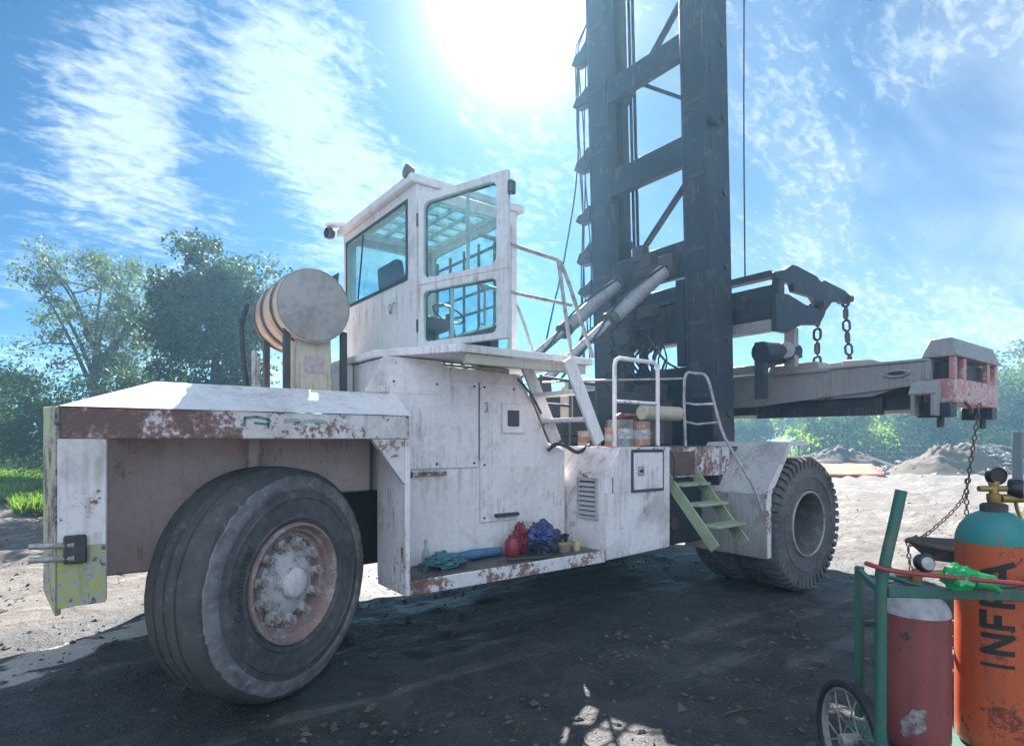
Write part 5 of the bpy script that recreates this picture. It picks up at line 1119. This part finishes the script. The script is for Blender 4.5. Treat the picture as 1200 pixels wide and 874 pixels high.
for k in range(11000):
    de = 2.2 + 16 * random.random() ** 1.6; la = random.uniform(-1.0, 1.0) * (de * 0.95 + 0.5); p = LD(la, de, 0)
    if mnoise.noise(Vector((p.x * 0.6, p.y * 0.6, 31))) < -0.12 and random.random() < 0.8: continue
    it.append((p.x, p.y, height(p.x, p.y) + 0.004, min(0.06, random.expovariate(1 / 0.009) + 0.003)))
lumps('clods', 'clod', it, 'small mud clods and grit scattered over the yard')

for k, (la, de, an, ln, lb) in enumerate(((0.02, 5.3, 0.5, 0.34, 'thin pale stick lying on the dark ground near the side deck'), (1.35, 3.75, -0.3, 0.22, 'short grey stick on the dark mud by the cart wheel'), (0.45, 3.3, 1.1, 0.16, 'short pale stick on the open mud in front of the truck'), (2.2, 4.3, 0.2, 0.30, 'bent dark stick between the front wheel and the cart'))):
    p = LD(la, de, 0); q = p + Vector((math.cos(an), math.sin(an), 0)) * ln; m_ = p.lerp(q, .55) + Vector((-math.sin(an), math.cos(an), 0)) * ln * .08
    tag(MB().tube([(t.x, t.y, height(t.x, t.y) + 0.012) for t in (p, m_, q)], [0.007, 0.006, 0.003], n=5, smooth=3).build('stick', 'bark' if 'dark' in lb.split()[1] else 'clod'), lb, 'stick')
tp = MB(); cs = [LD(14.2, 27.5, 0), LD(17.5, 27.5, 0), LD(18.6, 30.5, 0), LD(15.5, 30.5, 0)]
vs = []; fs = []
for i in range(13):
    for j in range(9):
        a_, b_ = i / 12, j / 8
        p = (cs[0] * (1 - a_) + cs[1] * a_) * (1 - b_) + (cs[3] * (1 - a_) + cs[2] * a_) * b_
        vs.append((p.x, p.y, 0.10 + 0.05 * mnoise.noise(Vector((i * .6, j * .6, 2))) + 0.42 * b_))
for i in range(12):
    for j in range(8): o = i * 9 + j; fs.append((o, o + 1, o + 10, o + 9))
tarp = tp.add(vs, fs).build('tarp', 'tarp_orange'); md = tarp.modifiers.new('thickness', 'SOLIDIFY'); md.thickness = 0.02
tag(tarp, 'flat orange tarp spread on the ground before the dirt mounds', 'tarp')

pst = thing('steel_post', 'dark square steel post standing in front of the rubble heap', 'post', LD(18.9, 22, 0))
p0 = LD(18.9, 22, 0)
MB().box(p0.x - .14, p0.x + .14, p0.y - .14, p0.y + .14, -0.1, 2.02).build('shaft', 'dark_steel', pst, bevel=0.01)
MB().box(p0.x - .17, p0.x + .17, p0.y - .17, p0.y + .17, 2.021, 2.06).build('cap_plate', 'concrete', pst, bevel=0.01)

wl = thing('block_wall', 'low grey concrete block wall behind the grass and bushes', 'wall', LD(-22, 27, 0))
cb = None
a0 = LD(-30, 27, 0); a1 = LD(-13.5, 29, 0); dv = (a1 - a0); Lw = dv.length; dv.normalize(); rz = math.atan2(dv.y, dv.x)
for rown in range(8):
    for k in range(int(Lw / 0.42)):
        s_ = k * 0.42 + (0.21 if rown % 2 else 0.0); p = a0 + dv * s_ + Vector((0, 0, 0.1 + rown * 0.212))
        if cb is None: cb = MB().box(p.x - .2, p.x + .2, p.y - .08, p.y + .08, p.z - .1, p.z + .1).build('concrete_block', 'concrete', wl); cb.rotation_euler = (0, 0, rz)
        else: share(cb, 'concrete_block', p, wl, (0, 0, rz))
fc = thing('wire_fence', 'thin wire fence on wooden posts in front of the far trees', 'fence', LD(22, 44, 0))
f0, f1 = LD(12, 45, 0), LD(30, 43, 0); fp = None
for k in range(22):
    p = f0.lerp(f1, k / 21)
    if fp is None: fp = MB().cyl((p.x, p.y, -0.05), (p.x, p.y, 1.5), 0.05, n=7).build('fence_post', 'bark', fc)
    else: share(fp, 'fence_post', (p.x, p.y, 0.725), fc)
for z in (0.5, 0.9, 1.35): MB().cyl((f0.x, f0.y, z), (f1.x, f1.y, z), 0.012, n=5).build('wire', 'rail_metal', fc)

# ------------------------------------------------------------------ trees
def leaves_mesh(centres, per, spread, size, seed, flatten=0.8):
    r_ = np.random.default_rng(seed); C_ = np.repeat(np.asarray(centres, float), per, axis=0); n = len(C_)
    q_ = r_.normal(0, 1, (n, 3)); q_ /= np.linalg.norm(q_, axis=1, keepdims=True) + 1e-9
    P = C_ + q_ * r_.random((n, 1)) ** 0.5 * spread * 1.7 * np.repeat(r_.uniform(.45, 1.5, (len(centres), 1)), per, axis=0) * np.array([1, 1, flatten])
    d = r_.normal(0, 1, (n, 3)); d[:, 2] -= 0.35; d /= np.linalg.norm(d, axis=1, keepdims=True)
    e = np.cross(d, r_.normal(0, 1, (n, 3))); e /= np.linalg.norm(e, axis=1, keepdims=True) + 1e-9
    s_ = size * r_.uniform(.35, 1.0, (n, 1)) ** 1.0 * 1.45; up = np.cross(d, e)
    q = np.stack([P, P + d * s_ * .5 + e * s_ * .26 + up * s_ * .08, P + d * s_, P + d * s_ * .5 - e * s_ * .26 + up * s_ * .08], axis=1).reshape(-1, 3)
    return q
def raw_mesh(name, verts, mat):
    n = len(verts) // 4; me = bpy.data.meshes.new(name)
    me.vertices.add(len(verts)); me.vertices.foreach_set('co', verts.astype(np.float32).ravel())
    me.loops.add(len(verts)); me.loops.foreach_set('vertex_index', np.arange(len(verts), dtype=np.int32))
    me.polygons.add(n); me.polygons.foreach_set('loop_start', np.arange(0, len(verts), 4, dtype=np.int32)); me.polygons.foreach_set('loop_total', np.full(n, 4, dtype=np.int32))
    me.update(calc_edges=True); me.validate(); me.materials.append(MATS[mat]); return me
def tree(base, H, rx, rz, zc, seed, leaf, lsize, nclump, per, spread, label, name='broadleaf_tree', cat='tree', tr=0.16, bare=0.25, group=None, limbs=9, hollow=0.35):
    rd = random.Random(seed); mb = MB(); t = thing(name, label, cat, base, group)
    b = V3((0, 0, 0)); trunk = [V3((0, 0, -0.1))]
    for k in range(1, 7):
        q = k / 6; trunk.append(V3((rd.uniform(-.06, .06) * H * q, rd.uniform(-.06, .06) * H * q, H * 0.62 * q)))
    mb.tube(trunk, [tr * (1.25 - 0.95 * k / 6) for k in range(7)], n=8)
    centres = []; tips = []
    for k in range(nclump):
        while True:
            d = V3((rd.uniform(-1, 1), rd.uniform(-1, 1), rd.uniform(-1, 1)))
            if hollow < d.length < 1: break
        q = 1 + 0.35 * mnoise.noise(d.normalized() * 2.3 + V3((seed, 0, 0)))
        p = V3((d.x * rx * q, d.y * rx * q, zc + d.z * rz * q))
        centres.append(p)
    main = []
    for k in range(limbs):
        q = rd.uniform(bare + 0.15, 1.0); i = min(5, int(q * 6)); s_ = trunk[i].lerp(trunk[i + 1], q * 6 - i)
        e = rd.choice(centres); m = s_.lerp(e, 0.5) + V3((rd.uniform(-.1, .1) * rx, rd.uniform(-.1, .1) * rx, rd.uniform(0, .12) * rz))
        pts = spline([s_, m, e], 4); r0 = tr * (0.55 - 0.3 * q)
        mb.tube(pts, [r0 * (1 - 0.85 * j / (len(pts) - 1)) for j in range(len(pts))], n=6); main += pts[2:]
    for c in centres:
        s_ = min(main, key=lambda p: (p - c).length)
        if (s_ - c).length > 0.1: mb.tube([s_, s_.lerp(c, 0.5) + V3((0, 0, rd.uniform(-.1, .2))), c], [tr * 0.13, tr * 0.09, tr * 0.04], n=4)
    mb.map(lambda p: p + V3(base)); mb.build('trunk', 'bark', t)
    lv = leaves_mesh([tuple(c) for c in centres], per, spread, lsize, seed)
    o = bpy.data.objects.new('crown', raw_mesh('crown', lv, leaf)); COL.objects.link(o); place(o, base, t)
    return t
def clone(t, base, scale, rotz, label=None, group=None):
    r_ = t.copy(); COL.objects.link(r_); place(r_, base); r_.rotation_euler = (0, 0, rotz); r_.scale = scale
    if label: r_['label'] = label
    if group: r_['group'] = group
    for ch in list(t.children):
        c = ch.copy(); COL.objects.link(c); c.parent = r_
    return r_
tree(LD(-17.2, 24.5, 0), 10.0, 2.9, 2.9, 6.9, 11, 'leaf_grey', 0.14, 85, 150, 0.40, 'airy grey-green tree with open crown and visible forked branches', tr=0.32, limbs=14, hollow=0.3)
tree(LD(-8.9, 17.5, 0), 8.2, 1.75, 2.8, 4.9, 21, 'leaf_dark', 0.13, 130, 230, 0.34, 'dense dark-leaved tree rising behind the rear of the truck', tr=0.2, hollow=0.1)
tree(LD(-12.4, 20.0, 0), 4.6, 1.8, 1.7, 2.5, 23, 'leaf_dark', 0.13, 70, 200, 0.34, 'low dark tree between the airy tree and the dense tree', tr=0.15, hollow=0.1)
tree(LD(-19.8, 22.5, 0), 5.2, 2.6, 2.0, 2.7, 31, 'leaf_mid', 0.13, 70, 260, 0.42, 'rounded dark bush at the foot of the airy tree', 'bush', 'bush', tr=0.12, hollow=0.1)
tree(LD(-16.3, 22.0, 0), 4.2, 2.3, 1.6, 2.2, 33, 'leaf_mid', 0.12, 60, 260, 0.42, 'lighter green bush seen just over the white fender corner', 'bush', 'bush', tr=0.1, hollow=0.1)
tree(LD(-25.5, 26.0, 0), 5.6, 3.0, 2.2, 3.0, 35, 'leaf_grey', 0.14, 70, 240, 0.45, 'grey-green bush beyond the block wall', 'bush', 'bush', tr=0.12, hollow=0.1)
far = tree(LD(20, 62, 0), 7.5, 4.0, 2.9, 4.2, 41, 'leaf_far', 0.30, 90, 130, 0.75, 'sunlit yellow-green tree in the distant tree belt', 'distant_tree', 'tree', tr=0.2, group='distant tree belt', hollow=0.1)
far2 = tree(LD(33, 58, 0), 9.0, 4.2, 3.6, 5.0, 43, 'leaf_mid', 0.30, 95, 130, 0.75, 'darker green tree in the distant tree belt', 'distant_tree', 'tree', tr=0.2, group='dark trees in the distant belt', hollow=0.1)
rd = random.Random(5)
for k, la in enumerate((-12, -6, 0.5, 6.5, 12, 26, 31.5, 42, 48, 54, 61, 68)):
    de = rd.uniform(58, 72); s_ = rd.uniform(.75, 1.05)
    clone(far, LD(la, de, 0), (s_ * 1.15, s_ * 1.15, s_ * 0.95), rd.uniform(0, 6))
for k, (la, de, s_) in enumerate(((19, 50, .62), (25.5, 47, .6), (33, 46, .7), (40, 50, 1.0), (46.5, 53, 1.2), (53.5, 55, 1.25), (27, 66, .8), (-4, 75, .9))):
    clone(far2, LD(la, de, 0), (s_, s_, s_), rd.uniform(0, 6))
lowb = tree(LD(16, 52, 0), 2.6, 2.4, 1.0, 1.2, 47, 'leaf_far', 0.22, 40, 120, 0.5, 'low sunlit shrub along the wire fence', 'shrub', 'shrub', tr=0.07, group='shrubs along the fence', hollow=0.1)
for k in range(16):
    la = 10 + k * 3.4 + rd.uniform(-1, 1); s_ = rd.uniform(.7, 1.3); clone(lowb, LD(la, rd.uniform(46.5, 55), 0), (s_ * 1.2, s_ * 1.2, s_), rd.uniform(0, 6))
# dry leaf litter on the yard
r3 = np.random.default_rng(9); lc = []
for k in range(1500):
    de = 2.3 + 9 * r3.random() ** 1.4; la = r3.uniform(-.9, .9) * de; p = LD(la, de, 0); lc.append((p.x, p.y, height(p.x, p.y) + 0.012))
lv = leaves_mesh(lc, 1, 0.0, 0.019, 5); lv[:, 2] = np.repeat(np.array(lc)[:, 2], 4) + r3.uniform(0, 0.012, len(lv))
plain('litter', (0.17, 0.14, 0.10), 0.8, 0.7, 2)
lo = bpy.data.objects.new('leaf_litter', raw_mesh('leaf_litter', lv, 'litter')); COL.objects.link(lo); lo['kind'] = 'stuff'; lo['label'] = 'dry leaves and chaff scattered over the mud'; lo['category'] = 'litter'
# grass on the left
it = []; gvv = []
r2 = np.random.default_rng(3)
n = 26000
de = r2.uniform(13.0, 26.5, n); la = -de * r2.uniform(0.70, 1.0, n)
edge = 13.6 + 1.6 * np.sin(la * 0.9) + 1.2 * np.sin(la * 2.3)
ok = de > edge; de, la = de[ok], la[ok]; n = len(de)
px = 0.8 * la + 0.6 * de; py = -0.6 * la + 0.8 * de
h = r2.uniform(.15, .55, n) * (0.6 + 0.5 * np.sin(px * .7) * np.sin(py * .9)).clip(.35); ang = r2.uniform(0, 6.28, n); w_ = 0.02 + 0.02 * r2.random(n)
lx, ly = r2.normal(0, .12, n), r2.normal(0, .12, n); z0 = np.zeros(n) - 0.02
q = np.stack([np.stack([px - np.cos(ang) * w_, py - np.sin(ang) * w_, z0], 1), np.stack([px + np.cos(ang) * w_, py + np.sin(ang) * w_, z0], 1),
              np.stack([px + lx + np.cos(ang) * w_ * .3, py + ly + np.sin(ang) * w_ * .3, h], 1), np.stack([px + lx - np.cos(ang) * w_ * .3, py + ly - np.sin(ang) * w_ * .3, h], 1)], 1).reshape(-1, 3)
go = bpy.data.objects.new('grass', raw_mesh('grass', q, 'grass')); COL.objects.link(go); go['kind'] = 'stuff'; go['label'] = 'bright green grass growing in front of the block wall'; go['category'] = 'grass'

# ------------------------------------------------------------------ haze
HAZE = 0.0023
if HAZE:
    m = bpy.data.materials.new('haze_air'); m.use_nodes = True; nt = m.node_tree; nt.nodes.clear()
    o = N(nt, 'ShaderNodeOutputMaterial'); pv = N(nt, 'ShaderNodeVolumePrincipled')
    pv.inputs['Color'].default_value = (0.36, 0.68, 1.0, 1); pv.inputs['Density'].default_value = HAZE; pv.inputs['Anisotropy'].default_value = 0.6
    nt.links.new(pv.outputs[0], o.inputs['Volume']); MATS['haze_air'] = m
    hb = MB().box(-480, 490, -480, 490, -1.3, 13.0); me = bpy.data.meshes.new('haze'); me.from_pydata(hb.v, [], hb.f); me.materials.append(m)
    hz = bpy.data.objects.new('haze', me); COL.objects.link(hz); hz['kind'] = 'stuff'
